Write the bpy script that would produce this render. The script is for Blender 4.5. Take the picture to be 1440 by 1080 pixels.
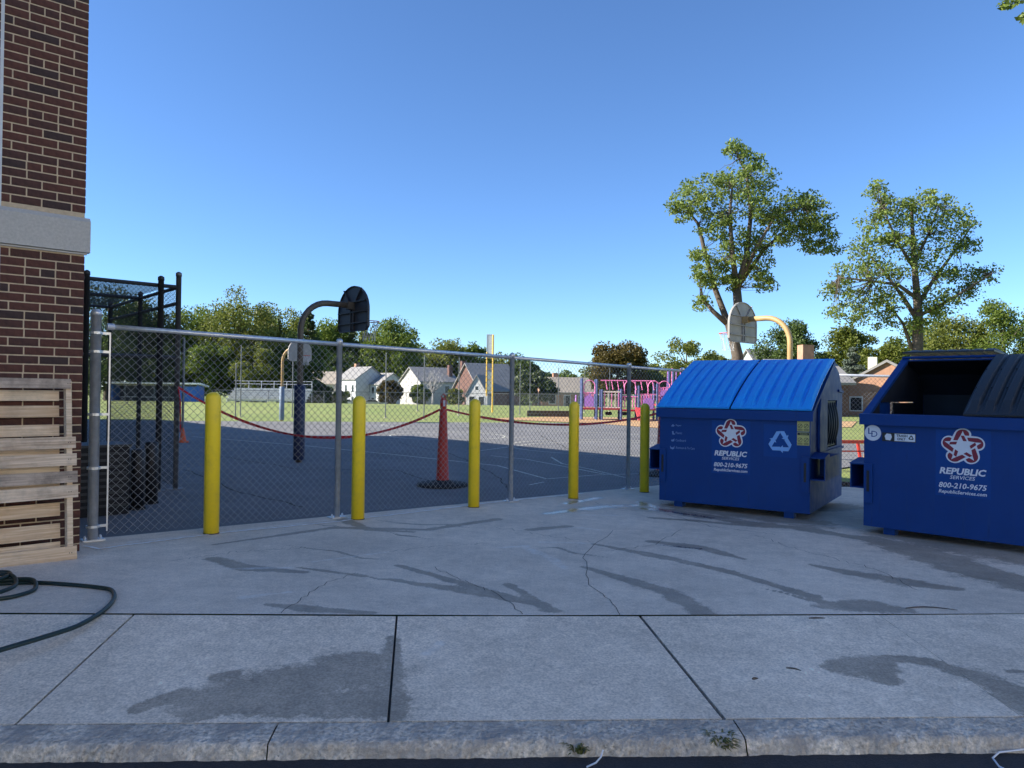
import bpy, bmesh, math, random
import numpy as np
from mathutils import Vector, Matrix
random.seed(7); rng = np.random.default_rng(7)
PI = math.pi
for o in list(bpy.data.objects): bpy.data.objects.remove(o)
scn = bpy.context.scene; col = scn.collection
# ------------------------------------------------------------------ camera
F0 = 1040.0; PITCH = math.atan(10/1040.0); ROLL = 0.012; CAM = np.array([0, 0, 1.59])
cd = bpy.data.cameras.new('camera'); cam = bpy.data.objects.new('camera', cd); col.objects.link(cam)
cd.sensor_fit = 'HORIZONTAL'; cd.sensor_width = 36; cd.lens = 36*F0/1440; cd.clip_end = 4000; cd.clip_start = .05
cam.location = CAM
cam.rotation_euler = (Matrix.Rotation(PI/2+PITCH, 3, 'X') @ Matrix.Rotation(ROLL, 3, 'Z')).to_euler()
scn.camera = cam
RM = np.array(Matrix.Rotation(PI/2+PITCH, 3, 'X') @ Matrix.Rotation(ROLL, 3, 'Z'))
# ------------------------------------------------------------------ light
SUN_EL = math.radians(28.5); SUNV = Vector((-.994, -.108, 0)).normalized()
w = bpy.data.worlds.new('World'); scn.world = w; w.use_nodes = True
nt = w.node_tree; bg = nt.nodes['Background']; sky = nt.nodes.new('ShaderNodeTexSky')
sky.sky_type = 'NISHITA'; sky.sun_disc = False; sky.sun_elevation = SUN_EL
sky.sun_rotation = math.atan2(SUNV.x, SUNV.y)
sky.air_density = 0.8; sky.dust_density = 0.0; sky.ozone_density = 7.5; sky.altitude = 0
nt.links.new(sky.outputs[0], bg.inputs[0]); bg.inputs[1].default_value = 0.103
sl = bpy.data.lights.new('sun', 'SUN'); sl.energy = 5.0; sl.angle = math.radians(.5); sl.color = (1, .94, .84)
sun = bpy.data.objects.new('sun', sl); col.objects.link(sun); sun.location = (-30, -5, 40)
sd3 = Vector((SUNV.x*math.cos(SUN_EL), SUNV.y*math.cos(SUN_EL), math.sin(SUN_EL)))
sun.rotation_euler = sd3.to_track_quat('Z', 'Y').to_euler()
vs = scn.view_settings; vs.view_transform = 'Standard'; vs.look = 'None'; vs.gamma = 1; vs.exposure = 1.22
vs.use_curve_mapping = False
# ------------------------------------------------------------------ pixel -> place (only onto ground planes)
def ray(x, y): return RM @ np.array([(x-720)/F0, -(y-540)/F0, -1.0])
FX, FY = .7444, .6677
def padz(x, y): return .267 - .0185*((x+3.581)*FX + (y-6.354)*FY)
def onpad(x, y):
    r = ray(x, y); b, c = -.0185*FX, -.0185*FY; a = padz(0, 0)
    return CAM + (a-CAM[2])/(r[2]-b*r[0]-c*r[1])*r
def onz(x, y, z=0.0):
    r = ray(x, y); return CAM + (z-CAM[2])/r[2]*r
def atd(x, y, d):
    r = ray(x, y); return CAM + d/r[1]*r
CX, CY = -3.44, 5.924
def FP(f, p, z=0.0): return Vector((CX + f*FX - p*FY, CY + f*FY + p*FX, z))
# ------------------------------------------------------------------ materials
MATS = {}
def newmat(name):
    m = bpy.data.materials.new(name); m.use_nodes = True; MATS[name] = m
    n = m.node_tree.nodes; return m, n, m.node_tree.links, n['Principled BSDF']
def mat(name, c, rough=.6, metal=0, var=.12, scale=8, bump=0, bscale=60, coat=0, spec=.5, obj=True, dirt=None, dscale=2.0):
    m, n, l, b = newmat(name)
    tc = n.new('ShaderNodeTexCoord'); src = tc.outputs['Object']
    nz = n.new('ShaderNodeTexNoise'); nz.inputs['Scale'].default_value = scale; nz.inputs['Detail'].default_value = 6
    l.new(src, nz.inputs['Vector'])
    mr = n.new('ShaderNodeMapRange'); mr.inputs[1].default_value = .25; mr.inputs[2].default_value = .75
    mr.inputs[3].default_value = 1-var; mr.inputs[4].default_value = 1+var
    l.new(nz.outputs[0], mr.inputs[0])
    mx = n.new('ShaderNodeVectorMath'); mx.operation = 'SCALE'; mx.inputs[0].default_value = c[:3]
    l.new(mr.outputs[0], mx.inputs['Scale'])
    out = mx.outputs[0]
    if dirt:
        n2 = n.new('ShaderNodeTexNoise'); n2.inputs['Scale'].default_value = dscale; n2.inputs['Detail'].default_value = 8; n2.inputs['Roughness'].default_value = .7
        l.new(src, n2.inputs['Vector'])
        m2 = n.new('ShaderNodeMapRange'); m2.inputs[1].default_value = .48; m2.inputs[2].default_value = .72; m2.inputs[4].default_value = dirt[3]
        l.new(n2.outputs[0], m2.inputs[0])
        mm = n.new('ShaderNodeMix'); mm.data_type = 'RGBA'; l.new(m2.outputs[0], mm.inputs[0]); l.new(out, mm.inputs[6]); mm.inputs[7].default_value = (*dirt[:3], 1)
        out = mm.outputs[2]
    l.new(out, b.inputs['Base Color'])
    b.inputs['Roughness'].default_value = rough; b.inputs['Metallic'].default_value = metal
    b.inputs['Coat Weight'].default_value = coat; b.inputs['Specular IOR Level'].default_value = spec
    if bump:
        n3 = n.new('ShaderNodeTexNoise'); n3.inputs['Scale'].default_value = bscale; n3.inputs['Detail'].default_value = 4
        l.new(src, n3.inputs['Vector'])
        bp = n.new('ShaderNodeBump'); bp.inputs['Strength'].default_value = bump; bp.inputs['Distance'].default_value = .01
        l.new(n3.outputs[0], bp.inputs['Height']); l.new(bp.outputs[0], b.inputs['Normal'])
    return m
def leafmat(name, c1, c2, trans=.45):
    m, n, l, b = newmat(name)
    g = n.new('ShaderNodeNewGeometry'); cr = n.new('ShaderNodeMix'); cr.data_type = 'RGBA'
    cr.inputs[6].default_value = (*c1, 1); cr.inputs[7].default_value = (*c2, 1)
    l.new(g.outputs['Random Per Island'], cr.inputs[0])
    b.inputs['Roughness'].default_value = .55; b.inputs['Specular IOR Level'].default_value = .35
    l.new(cr.outputs[2], b.inputs['Base Color'])
    tr = n.new('ShaderNodeBsdfTranslucent'); l.new(cr.outputs[2], tr.inputs[0])
    ms = n.new('ShaderNodeMixShader'); ms.inputs[0].default_value = trans
    l.new(b.outputs[0], ms.inputs[1]); l.new(tr.outputs[0], ms.inputs[2]); l.new(ms.outputs[0], n['Material Output'].inputs[0])
    return m
def groundmat(name, c, speck=.25, sscale=260, patch=.18, pscale=.8, rough=.85, bump=.25, wet=False, c_alt=None, bdist=.006):
    m, n, l, b = newmat(name)
    tc = n.new('ShaderNodeTexCoord'); src = tc.outputs['Object']
    def noise(s, d=5, r=.55):
        z = n.new('ShaderNodeTexNoise'); z.inputs['Scale'].default_value = s; z.inputs['Detail'].default_value = d; z.inputs['Roughness'].default_value = r
        l.new(src, z.inputs['Vector']); return z.outputs[0]
    def rng_(v, a, b_, c_, d_):
        k = n.new('ShaderNodeMapRange'); k.inputs[1].default_value = a; k.inputs[2].default_value = b_; k.inputs[3].default_value = c_; k.inputs[4].default_value = d_
        l.new(v, k.inputs[0]); return k.outputs[0]
    def mul(a, b_):
        k = n.new('ShaderNodeMath'); k.operation = 'MULTIPLY'; l.new(a, k.inputs[0])
        if isinstance(b_, float): k.inputs[1].default_value = b_
        else: l.new(b_, k.inputs[1])
        return k.outputs[0]
    s1 = rng_(noise(sscale, 2), .3, .7, 1-speck, 1+speck)
    s2 = rng_(noise(pscale, 8, .65), .3, .7, 1-patch, 1+patch)
    s3 = rng_(noise(pscale*9, 6, .6), .3, .7, 1-patch*.6, 1+patch*.6)
    s4 = rng_(noise(sscale*.27, 5, .7), .3, .7, 1-speck*.55, 1+speck*.55)
    s5 = rng_(noise(sscale*.75, 3, .8), .30, .40, 1-speck*1.3, 1)
    k = mul(mul(mul(mul(s1, s2), s3), s4), s5)
    v = n.new('ShaderNodeVectorMath'); v.operation = 'SCALE'; v.inputs[0].default_value = c; l.new(k, v.inputs['Scale'])
    out = v.outputs[0]
    def mixc(fac, a, colr):
        q = n.new('ShaderNodeMix'); q.data_type = 'RGBA'; l.new(fac, q.inputs[0]); l.new(a, q.inputs[6])
        if isinstance(colr, tuple): q.inputs[7].default_value = (*colr, 1)
        else: l.new(colr, q.inputs[7])
        return q.outputs[2]
    if c_alt: out = mixc(rng_(noise(pscale*2.5, 8, .7), .45, .62, 0, 1), out, c_alt)
    l.new(out, b.inputs['Base Color']); b.inputs['Roughness'].default_value = rough
    if wet:
        def att(nm):
            a = n.new('ShaderNodeAttribute'); a.attribute_name = nm; return a.outputs['Fac']
        edge = rng_(noise(4.5, 12, .82), .22, .78, -.95, .95)
        def masked(nm, lo, hi):
            ad = n.new('ShaderNodeMath'); ad.operation = 'ADD'; l.new(att(nm), ad.inputs[0]); l.new(edge, ad.inputs[1])
            return rng_(ad.outputs[0], lo, hi, 0, 1)
        ms = mul(masked('stain', -.05, .25), rng_(noise(3.0, 9, .7), .28, .6, .68, 1.0)); mw = masked('shine', -.1, .8); mc = masked('chalk', .05, .5)
        dk = n.new('ShaderNodeVectorMath'); dk.operation = 'MULTIPLY'; l.new(out, dk.inputs[0]); dk.inputs[1].default_value = (.42, .41, .385)
        out = mixc(mul(ms, .92), out, dk.outputs[0])
        d2 = n.new('ShaderNodeVectorMath'); d2.operation = 'MULTIPLY'; l.new(out, d2.inputs[0]); d2.inputs[1].default_value = (.6, .6, .6)
        out = mixc(mw, out, d2.outputs[0])
        out = mixc(mul(mc, rng_(noise(16, 6, .75), .4, .62, .05, .55)), out, (.86, .82, .76))
        l.new(out, b.inputs['Base Color'])
        r0 = n.new('ShaderNodeMix'); r0.data_type = 'FLOAT'; l.new(ms, r0.inputs[0]); r0.inputs[2].default_value = rough; r0.inputs[3].default_value = .62
        r1 = n.new('ShaderNodeMix'); r1.data_type = 'FLOAT'; l.new(mw, r1.inputs[0]); l.new(r0.outputs[0], r1.inputs[2]); r1.inputs[3].default_value = .2
        l.new(r1.outputs[0], b.inputs['Roughness'])
    if bump:
        bp = n.new('ShaderNodeBump'); bp.inputs['Strength'].default_value = bump; bp.inputs['Distance'].default_value = bdist
        l.new(noise(sscale*.5, 4), bp.inputs['Height']); l.new(bp.outputs[0], b.inputs['Normal'])
    return m
M = {}
M['concrete'] = groundmat('concrete', (.73, .61, .475), .16, 95, .17, .7, .85, .3, wet=True)
M['apron'] = groundmat('apron_concrete', (.79, .665, .515), .24, 80, .17, .9, .88, .4, wet=True)
M['kerb'] = groundmat('kerb_concrete', (.60, .52, .42), .35, 60, .25, 2.5, .9, 1.0, bdist=.02, c_alt=(.38, .335, .285))
M['joint'] = mat('joint_dirt', (.045, .042, .036), .95)
M['asphalt'] = groundmat('court_asphalt', (.165, .160, .158), .25, 160, .2, .25, .9, .3)
M['street'] = groundmat('street_asphalt', (.03, .031, .035), .35, 180, .2, 1.0, .85, .5)
M['grass'] = groundmat('field_grass', (.19, .235, .05), .25, 30, .18, .05, .95, 0, c_alt=(.24, .26, .07))
M['mulch'] = groundmat('wood_chips', (.46, .28, .13), .3, 40, .15, .4, .95, .5)
M['soil'] = groundmat('dark_mulch', (.05, .04, .032), .4, 60, .2, 2, .95, 1)
M['line'] = mat('line_paint', (.62, .60, .50), .8, var=.3, scale=5)
M['chalk'] = mat('white_paint', (.86, .84, .80), .8, var=.25, scale=12)
M['mortar'] = mat('mortar', (.55, .43, .29), .95, var=.15, scale=30, bump=.4)
M['brick_a'] = mat('brick_red', (.100, .036, .024), .85, var=.3, scale=25, bump=.5, bscale=120)
M['brick_b'] = mat('brick_brown', (.074, .031, .023), .85, var=.3, scale=25, bump=.5, bscale=120)
M['brick_c'] = mat('brick_dark', (.047, .025, .021), .8, var=.3, scale=25, bump=.5, bscale=120)
M['stone'] = mat('limestone', (.49, .46, .41), .85, var=.12, scale=60, bump=.4, bscale=200)
M['caulk'] = mat('caulk', (.6, .62, .63), .7)
M['flash'] = mat('flashing', (.5, .5, .5), .6)
def brickmat():
    m, n, l, b = newmat('brick_far')
    tc = n.new('ShaderNodeTexCoord'); mp = n.new('ShaderNodeMapping'); mp.inputs['Rotation'].default_value = (PI/2, 0, 0)
    br = n.new('ShaderNodeTexBrick'); br.inputs['Color1'].default_value = (.105, .032, .024, 1); br.inputs['Color2'].default_value = (.05, .022, .02, 1)
    br.inputs['Mortar'].default_value = (.42, .36, .27, 1); br.inputs['Scale'].default_value = 1
    br.inputs['Brick Width'].default_value = .203; br.inputs['Row Height'].default_value = .0677; br.inputs['Mortar Size'].default_value = .006
    l.new(tc.outputs['Object'], mp.inputs[0]); l.new(mp.outputs[0], br.inputs['Vector']); l.new(br.outputs[0], b.inputs['Base Color']); b.inputs['Roughness'].default_value = .9
    return m
M['brick_far'] = brickmat()
M['galv'] = mat('galvanised_steel', (.66, .67, .68), .34, .6, var=.15, scale=20)
M['wire'] = mat('galvanised_wire', (.27, .28, .29), .5, .3, var=.1)
M['black_pipe'] = mat('black_coated_pipe', (.035, .038, .042), .5)
M['dark_galv'] = mat('weathered_pipe', (.17, .18, .19), .5, .5)
M['yellow'] = mat('yellow_sleeve', (.92, .66, .02), .42, var=.07, scale=4, dirt=(.45, .34, .06, .4), dscale=8)
M['blue'] = mat('blue_steel_paint', (.0015, .042, .205), .50, var=.12, scale=5, coat=.0, spec=.3, bump=.05, bscale=14, dirt=(.006, .038, .13, .35), dscale=3)
def wornblue(name, c):
    m, n, l, b = newmat(name); tc = n.new('ShaderNodeTexCoord')
    def nz(scale, det, rough, sc=(1, 1, 1)):
        mp = n.new('ShaderNodeMapping'); mp.inputs['Scale'].default_value = sc; l.new(tc.outputs['Object'], mp.inputs[0])
        z = n.new('ShaderNodeTexNoise'); z.inputs['Scale'].default_value = scale; z.inputs['Detail'].default_value = det; z.inputs['Roughness'].default_value = rough; l.new(mp.outputs[0], z.inputs['Vector']); return z.outputs[0]
    def rg(v, a, b_, c_, d): k = n.new('ShaderNodeMapRange'); k.inputs[1].default_value = a; k.inputs[2].default_value = b_; k.inputs[3].default_value = c_; k.inputs[4].default_value = d; l.new(v, k.inputs[0]); return k.outputs[0]
    def mixc(f, a, c_): q = n.new('ShaderNodeMix'); q.data_type = 'RGBA'; l.new(f, q.inputs[0]); (l.new(a, q.inputs[6]) if not isinstance(a, tuple) else setattr(q.inputs[6], 'default_value', (*a, 1))); q.inputs[7].default_value = (*c_, 1); return q.outputs[2]
    o = mixc(rg(nz(3, 8, .65), .4, .75, 0, .6), c, (c[0]+.004, c[1]*1.35, c[2]*1.25))
    o = mixc(rg(nz(4, 6, .7, (5, 5, .35)), .56, .72, 0, .35), o, (.02, .06, .17))
    o = mixc(rg(nz(5, 6, .7, (4, 4, .4)), .60, .78, 0, .6), o, (.004, .018, .07))
    o = mixc(rg(nz(60, 5, .75, (1, 1, .5)), .69, .73, 0, .55), o, (.10, .12, .15))
    l.new(o, b.inputs['Base Color']); l.new(rg(nz(6, 6, .6), .3, .7, .42, .6), b.inputs['Roughness']); b.inputs['Specular IOR Level'].default_value = .3
    bp = n.new('ShaderNodeBump'); bp.inputs['Strength'].default_value = .25; bp.inputs['Distance'].default_value = .02; l.new(nz(2.2, 3, .5), bp.inputs['Height']); l.new(bp.outputs[0], b.inputs['Normal']); return m
M['blue'] = wornblue('worn_blue_paint', (.0015, .038, .185))
M['blue_in'] = mat('dark_inside', (.006, .010, .020), .7, var=.4, scale=4)  # near-black, for the thin panels inside the dumpster walls
M['lid_blue'] = mat('blue_lid_plastic', (.012, .32, .86), .40, var=.08, scale=6)
M['lid_black'] = mat('black_lid_plastic', (.022, .024, .028), .5, var=.15, scale=6)
M['black'] = mat('black_plastic', (.012, .012, .014), .5)
M['rubber'] = mat('black_rubber', (.015, .015, .016), .8)
M['d_white'] = mat('decal_white', (.72, .74, .78), .5, var=.06)
M['d_red'] = mat('decal_red', (.22, .012, .03), .5, var=.06)
M['d_lblue'] = mat('decal_light_blue', (.20, .42, .78), .5, var=.06)
M['d_pale'] = mat('decal_faded_blue', (.16, .27, .50), .5)
M['d_yellow'] = mat('decal_yellow', (.55, .50, .16), .5, var=.1, scale=30)
M['d_black'] = mat('decal_black', (.02, .02, .02), .5)
M['d_patch'] = mat('decal_blue_ground', (.0015, .050, .235), .5, var=.05, spec=.3)
M['wood'] = mat('pallet_wood', (.50, .40, .25), .85, var=.2, scale=6, bump=.3, bscale=40, dirt=(.16, .13, .10, .65), dscale=4)
M['wood_new'] = mat('fresh_pallet_wood', (.60, .48, .29), .85, var=.15, scale=9, bump=.3, bscale=40, dirt=(.35, .24, .12, .5), dscale=6)
M['wood_grey'] = mat('grey_pallet_wood', (.36, .32, .26), .9, var=.3, scale=5, bump=.4, bscale=40, dirt=(.10, .09, .08, .7), dscale=5)
def woodmat(name, c1, c2, dark):
    m, n, l, b = newmat(name); tc = n.new('ShaderNodeTexCoord'); mp = n.new('ShaderNodeMapping'); mp.inputs['Scale'].default_value = (1.6, 20, 42)
    l.new(tc.outputs['Object'], mp.inputs[0]); z1 = n.new('ShaderNodeTexNoise'); z1.inputs['Scale'].default_value = 1.6; z1.inputs['Detail'].default_value = 8; z1.inputs['Distortion'].default_value = .8; l.new(mp.outputs[0], z1.inputs['Vector'])
    oi = n.new('ShaderNodeObjectInfo'); ad = n.new('ShaderNodeMath'); ad.operation = 'MULTIPLY_ADD'; l.new(oi.outputs['Random'], ad.inputs[0]); ad.inputs[1].default_value = .35; l.new(z1.outputs[0], ad.inputs[2])
    cr = n.new('ShaderNodeValToRGB'); cr.color_ramp.elements[0].position = .50; cr.color_ramp.elements[1].position = .84; cr.color_ramp.elements[0].color = (*c2, 1); cr.color_ramp.elements[1].color = (*c1, 1); l.new(ad.outputs[0], cr.inputs[0])
    z2 = n.new('ShaderNodeTexNoise'); z2.inputs['Scale'].default_value = 3.5; z2.inputs['Detail'].default_value = 7; z2.inputs['Roughness'].default_value = .7; l.new(tc.outputs['Object'], z2.inputs['Vector'])
    mr = n.new('ShaderNodeMapRange'); mr.inputs[1].default_value = .46; mr.inputs[2].default_value = .68; mr.inputs[4].default_value = dark; l.new(z2.outputs[0], mr.inputs[0])
    mx = n.new('ShaderNodeMix'); mx.data_type = 'RGBA'; l.new(mr.outputs[0], mx.inputs[0]); l.new(cr.outputs[0], mx.inputs[6]); mx.inputs[7].default_value = (.12, .10, .08, 1); l.new(mx.outputs[2], b.inputs['Base Color']); b.inputs['Roughness'].default_value = .9
    bp = n.new('ShaderNodeBump'); bp.inputs['Strength'].default_value = .5; bp.inputs['Distance'].default_value = .004; l.new(z1.outputs[0], bp.inputs['Height']); l.new(bp.outputs[0], b.inputs['Normal']); return m
M['wood'] = woodmat('pallet_board', (.78, .61, .44), (.46, .32, .21), .55); M['wood_new'] = woodmat('fresh_pallet_board', (.86, .68, .48), (.60, .42, .26), .35); M['wood_grey'] = woodmat('grey_pallet_board', (.54, .42, .32), (.28, .22, .17), .85)
M['hose'] = mat('green_hose', (.008, .022, .018), .42)
M['red'] = mat('red_plastic', (.50, .028, .012), .5, var=.15)
M['strap'] = mat('red_strap', (.46, .012, .02), .7)
M['orange'] = mat('orange_cone', (.75, .12, .03), .5)
M['hoop_pole'] = mat('tan_hoop_pole', (.42, .28, .12), .5, var=.2, scale=3)
M['hoop_dark'] = mat('dark_hoop_pole', (.10, .085, .065), .5, var=.2, scale=3)
M['board'] = mat('grey_backboard', (.30, .29, .27), .6, var=.15, scale=5)
M['board_dark'] = mat('dark_backboard', (.045, .045, .05), .5, var=.2, scale=5)
M['rim'] = mat('orange_rim', (.55, .10, .04), .5)
M['net'] = mat('hoop_net', (.55, .55, .55), .8)
M['pad_blue'] = mat('navy_pole_pad', (.008, .015, .06), .5)
M['pad_pale'] = mat('faded_blue_pole_pad', (.16, .22, .30), .6, var=.2, scale=3)
M['bark'] = mat('bark', (.10, .08, .06), .95, var=.35, scale=6, bump=.8, bscale=12)
M['leaf_mid'] = leafmat('leaves_mid', (.066, .105, .016), (.19, .245, .04))
M['leaf_dark'] = leafmat('leaves_dark', (.036, .064, .014), (.105, .15, .032), .3)
M['leaf_con'] = leafmat('needles', (.036, .058, .020), (.10, .125, .04), .2)
M['leaf_olive'] = leafmat('leaves_olive', (.085, .110, .018), (.23, .25, .05))
M['leaf_brown'] = leafmat('leaves_turning', (.06, .05, .015), (.16, .12, .03))
M['leaf_lime'] = leafmat('leaves_light', (.07, .10, .012), (.18, .20, .03), .4)
M['leaf_blue'] = leafmat('needles_blue', (.06, .085, .06), (.14, .17, .125), .2)
M['leaf_oak'] = leafmat('leaves_oak', (.085, .130, .022), (.25, .32, .065))
M['weed'] = leafmat('weed_blades', (.10, .12, .03), (.30, .26, .10), .3)
M['white_wall'] = mat('white_siding', (.50, .50, .50), .7, var=.05)
M['cream'] = mat('cream_siding', (.62, .56, .42), .7, var=.06)
M['stucco'] = mat('cream_bounce_wall', (.84, .77, .64), .85, var=.06)  # wall colour of the added bounce building
M['greywall'] = mat('grey_stucco', (.46, .44, .41), .85, var=.1)
M['brick_wall'] = mat('house_brick', (.40, .22, .14), .9, var=.2, scale=3)
M['brick_wall2'] = mat('house_brown_brick', (.14, .075, .06), .9, var=.2, scale=3)
M['roof_grey'] = mat('grey_shingles', (.25, .24, .23), .9, var=.15, scale=2)
M['roof_tan'] = mat('tan_shingles', (.34, .29, .23), .9, var=.15, scale=2)
M['glass'] = mat('window_glass', (.02, .025, .03), .1)
M['trim'] = mat('white_trim', (.75, .75, .75), .6)
M['alu'] = mat('aluminium_bench', (.62, .63, .64), .45, .3)
M['dug_blue'] = mat('dugout_blue', (.03, .12, .42), .6)
M['dug_white'] = mat('dugout_roof', (.7, .7, .7), .6)
M['pg_blue'] = mat('playground_navy', (.06, .09, .22), .5)
M['pg_purple'] = mat('playground_purple', (.42, .20, .60), .5)
M['pg_pink'] = mat('playground_pink', (.85, .24, .50), .5)
M['pg_red'] = mat('playground_red', (.60, .07, .07), .5)
M['pg_cream'] = mat('playground_cream', (.7, .62, .55), .5)
M['pole_yellow'] = mat('foul_pole_yellow', (.72, .45, .06), .5)
M['mesh_white'] = mat('white_mesh_panel', (.66, .69, .72), .6)
M['car_white'] = mat('white_car_paint', (.7, .7, .72), .3, coat=.5)
M['car_silver'] = mat('silver_car_paint', (.45, .47, .5), .3, .3, coat=.5)
# ------------------------------------------------------------------ mesh helpers
class MB:
    def __init__(s): s.v = []; s.f = []
    def add(s, vs, fs):
        b = len(s.v); s.v += [tuple(map(float, q)) for q in vs]; s.f += [tuple(i+b for i in f) for f in fs]; return s
    def box(s, c, size, rz=0, bev=0, M3=None):
        hx, hy, hz = size[0]/2, size[1]/2, size[2]/2
        vs = [Vector((x, y, z)) for z in (-hz, hz) for y in (-hy, hy) for x in (-hx, hx)]
        R = M3 if M3 is not None else Matrix.Rotation(rz, 3, 'Z')
        vs = [R @ q + Vector(c) for q in vs]
        return s.add(vs, [(0, 2, 3, 1), (4, 5, 7, 6), (0, 1, 5, 4), (2, 6, 7, 3), (0, 4, 6, 2), (1, 3, 7, 5)])
    def prism(s, poly, axis, a, b):
        # poly: 2D points; axis 'x': (y,z) extruded in x ; 'y': (x,z) ; 'z': (x,y)
        n = len(poly)
        def mk(p, t): return {'x': (t, p[0], p[1]), 'y': (p[0], t, p[1]), 'z': (p[0], p[1], t)}[axis]
        vs = [mk(p, a) for p in poly] + [mk(p, b) for p in poly]
        return s.add(vs, [tuple(range(n))[::-1], tuple(range(n, 2*n))] + [(i, (i+1) % n, n+(i+1) % n, n+i) for i in range(n)])
    def tube(s, pts, r, n=8, caps=True):
        pts = [Vector(p) for p in pts]; m = len(pts)
        rs = r if isinstance(r, (list, tuple)) else [r]*m
        up = Vector((0, 0, 1)); prev = None; vs = []
        for i, p in enumerate(pts):
            t = (pts[min(i+1, m-1)] - pts[max(i-1, 0)]).normalized()
            if prev is None:
                a = up if abs(t.z) < .95 else Vector((1, 0, 0)); u = t.cross(a).normalized()
            else:
                u = (prev - t*prev.dot(t)).normalized()
            prev = u; v = t.cross(u)
            vs += [p + (u*math.cos(2*PI*k/n) + v*math.sin(2*PI*k/n))*rs[i] for k in range(n)]
        fs = [(i*n+k, i*n+(k+1) % n, (i+1)*n+(k+1) % n, (i+1)*n+k) for i in range(m-1) for k in range(n)]
        if caps: fs += [tuple(range(n))[::-1], tuple((m-1)*n+k for k in range(n))]
        return s.add(vs, fs)
    def lathe(s, prof, n=20, c=(0, 0, 0)):
        vs = [(c[0]+r*math.cos(2*PI*k/n), c[1]+r*math.sin(2*PI*k/n), c[2]+z) for r, z in prof for k in range(n)]
        m = len(prof)
        fs = [(i*n+k, i*n+(k+1) % n, (i+1)*n+(k+1) % n, (i+1)*n+k) for i in range(m-1) for k in range(n)]
        fs += [tuple(range(n))[::-1], tuple((m-1)*n+k for k in range(n))]
        return s.add(vs, fs)
    def flat(s, poly, fn):
        return s.add([fn(*p) for p in poly], [tuple(range(len(poly)))])
    def build(s, name, m, parent=None, org=None, smooth=False):
        me = bpy.data.meshes.new(name)
        vs = s.v if org is None else [(a-org[0], b-org[1], c-org[2]) for a, b, c in s.v]
        me.from_pydata(vs, [], s.f)
        bm = bmesh.new(); bm.from_mesh(me); bmesh.ops.recalc_face_normals(bm, faces=bm.faces); bm.to_mesh(me); bm.free()
        me.materials.append(M[m] if isinstance(m, str) else m)
        if smooth:
            for q in me.polygons: q.use_smooth = True
        return link(name, me, parent, org if parent is None else None)
def link(name, me, parent=None, loc=None):
    o = bpy.data.objects.new(name, me); col.objects.link(o)
    if parent is not None: o.parent = parent
    if loc is not None: o.location = loc
    return o
def tag(o, label=None, cat=None, group=None, kind=None):
    if label: o['label'] = label
    if cat: o['category'] = cat
    if group: o['group'] = group
    if kind: o['kind'] = kind
    return o
def thing(name, loc, label, cat, group=None, rz=0):
    o = bpy.data.objects.new(name, None); col.objects.link(o); o.location = loc; o.rotation_euler = (0, 0, rz); o.empty_display_size = .2
    return tag(o, label, cat, group)
def copy_tree(o, parent=None):
    c = o.copy(); col.objects.link(c)
    if parent is not None: c.parent = parent
    for ch in list(o.children): copy_tree(ch, c)
    return c
def npmesh(name, V, Fq, m, parent=None, loc=None, smooth=False, attrs=None):
    me = bpy.data.meshes.new(name); V = np.asarray(V, dtype=np.float32); Fq = np.asarray(Fq, dtype=np.int32); k = Fq.shape[1]
    me.vertices.add(len(V)); me.vertices.foreach_set('co', V.ravel())
    me.loops.add(Fq.size); me.loops.foreach_set('vertex_index', Fq.ravel())
    me.polygons.add(len(Fq)); me.polygons.foreach_set('loop_start', np.arange(0, Fq.size, k, dtype=np.int32)); me.polygons.foreach_set('loop_total', np.full(len(Fq), k, dtype=np.int32))
    if smooth: me.polygons.foreach_set('use_smooth', np.ones(len(Fq), dtype=bool))
    for a, vals in (attrs or {}).items():
        at = me.attributes.new(a, 'FLOAT', 'POINT'); at.data.foreach_set('value', np.asarray(vals, dtype=np.float32))
    me.update(calc_edges=True); me.materials.append(M[m] if isinstance(m, str) else m)
    return link(name, me, parent, loc)
def struct(o): o['kind'] = 'structure'; return o
# ------------------------------------------------------------------ ground
def terr(x, y):
    d = max(0, y-84); return -.03 - min(2.4, 2.4*d/90)
xs = np.concatenate([np.linspace(-1500, -200, 8), np.linspace(-150, 150, 31), np.linspace(200, 1500, 8)])
ys = np.concatenate([[-300, -100, -30, 0], np.linspace(10, 220, 43), np.linspace(260, 2500, 12)])
V = [(x, y, terr(x, y) if y > 3 else -.03) for y in ys for x in xs]
nx = len(xs); Fq = [(j*nx+i, j*nx+i+1, (j+1)*nx+i+1, (j+1)*nx+i) for j in range(len(ys)-1) for i in range(nx-1)]
struct(npmesh('ground', V, Fq, 'grass'))
def sheet(name, poly, z, m):
    return struct(MB().add([(x, y, z) for x, y in poly], [tuple(range(len(poly)))]).build(name, m))
fence_f = lambda f, p: tuple(FP(f, p)[:2])
sheet('court', [fence_f(-2, .52), fence_f(9.6, .52), fence_f(18, .52), (12.5, 23.0), (10.9, 24.6), (6.6, 33.2), (4.0, 38.0), (-13.3, 35.2), (-60, 34.0), (-60, 20)], 0, 'asphalt')
sheet('playground_chips', [(-2.0, 42.5), (3.8, 38.4), (6.75, 33.6), (9, 34), (17, 37), (21, 45), (3, 47.5)], -.004, 'mulch')
# asphalt berm along the pad edge
b = MB(); N = 24
for i in range(N+1):
    f = -.2 + 10.6*i/N
    for p, z in ((.46, padz(*FP(f, .46)[:2])-.09), (.62, .085), (.95, .055), (1.25, .004)):
        b.v.append(tuple(FP(f, p, z + .008*random.random())))
b.f = [(i*4+k, (i+1)*4+k, (i+1)*4+k+1, i*4+k+1) for i in range(N) for k in range(3)]
struct(b.build('asphalt_berm', 'asphalt', smooth=True))
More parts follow.
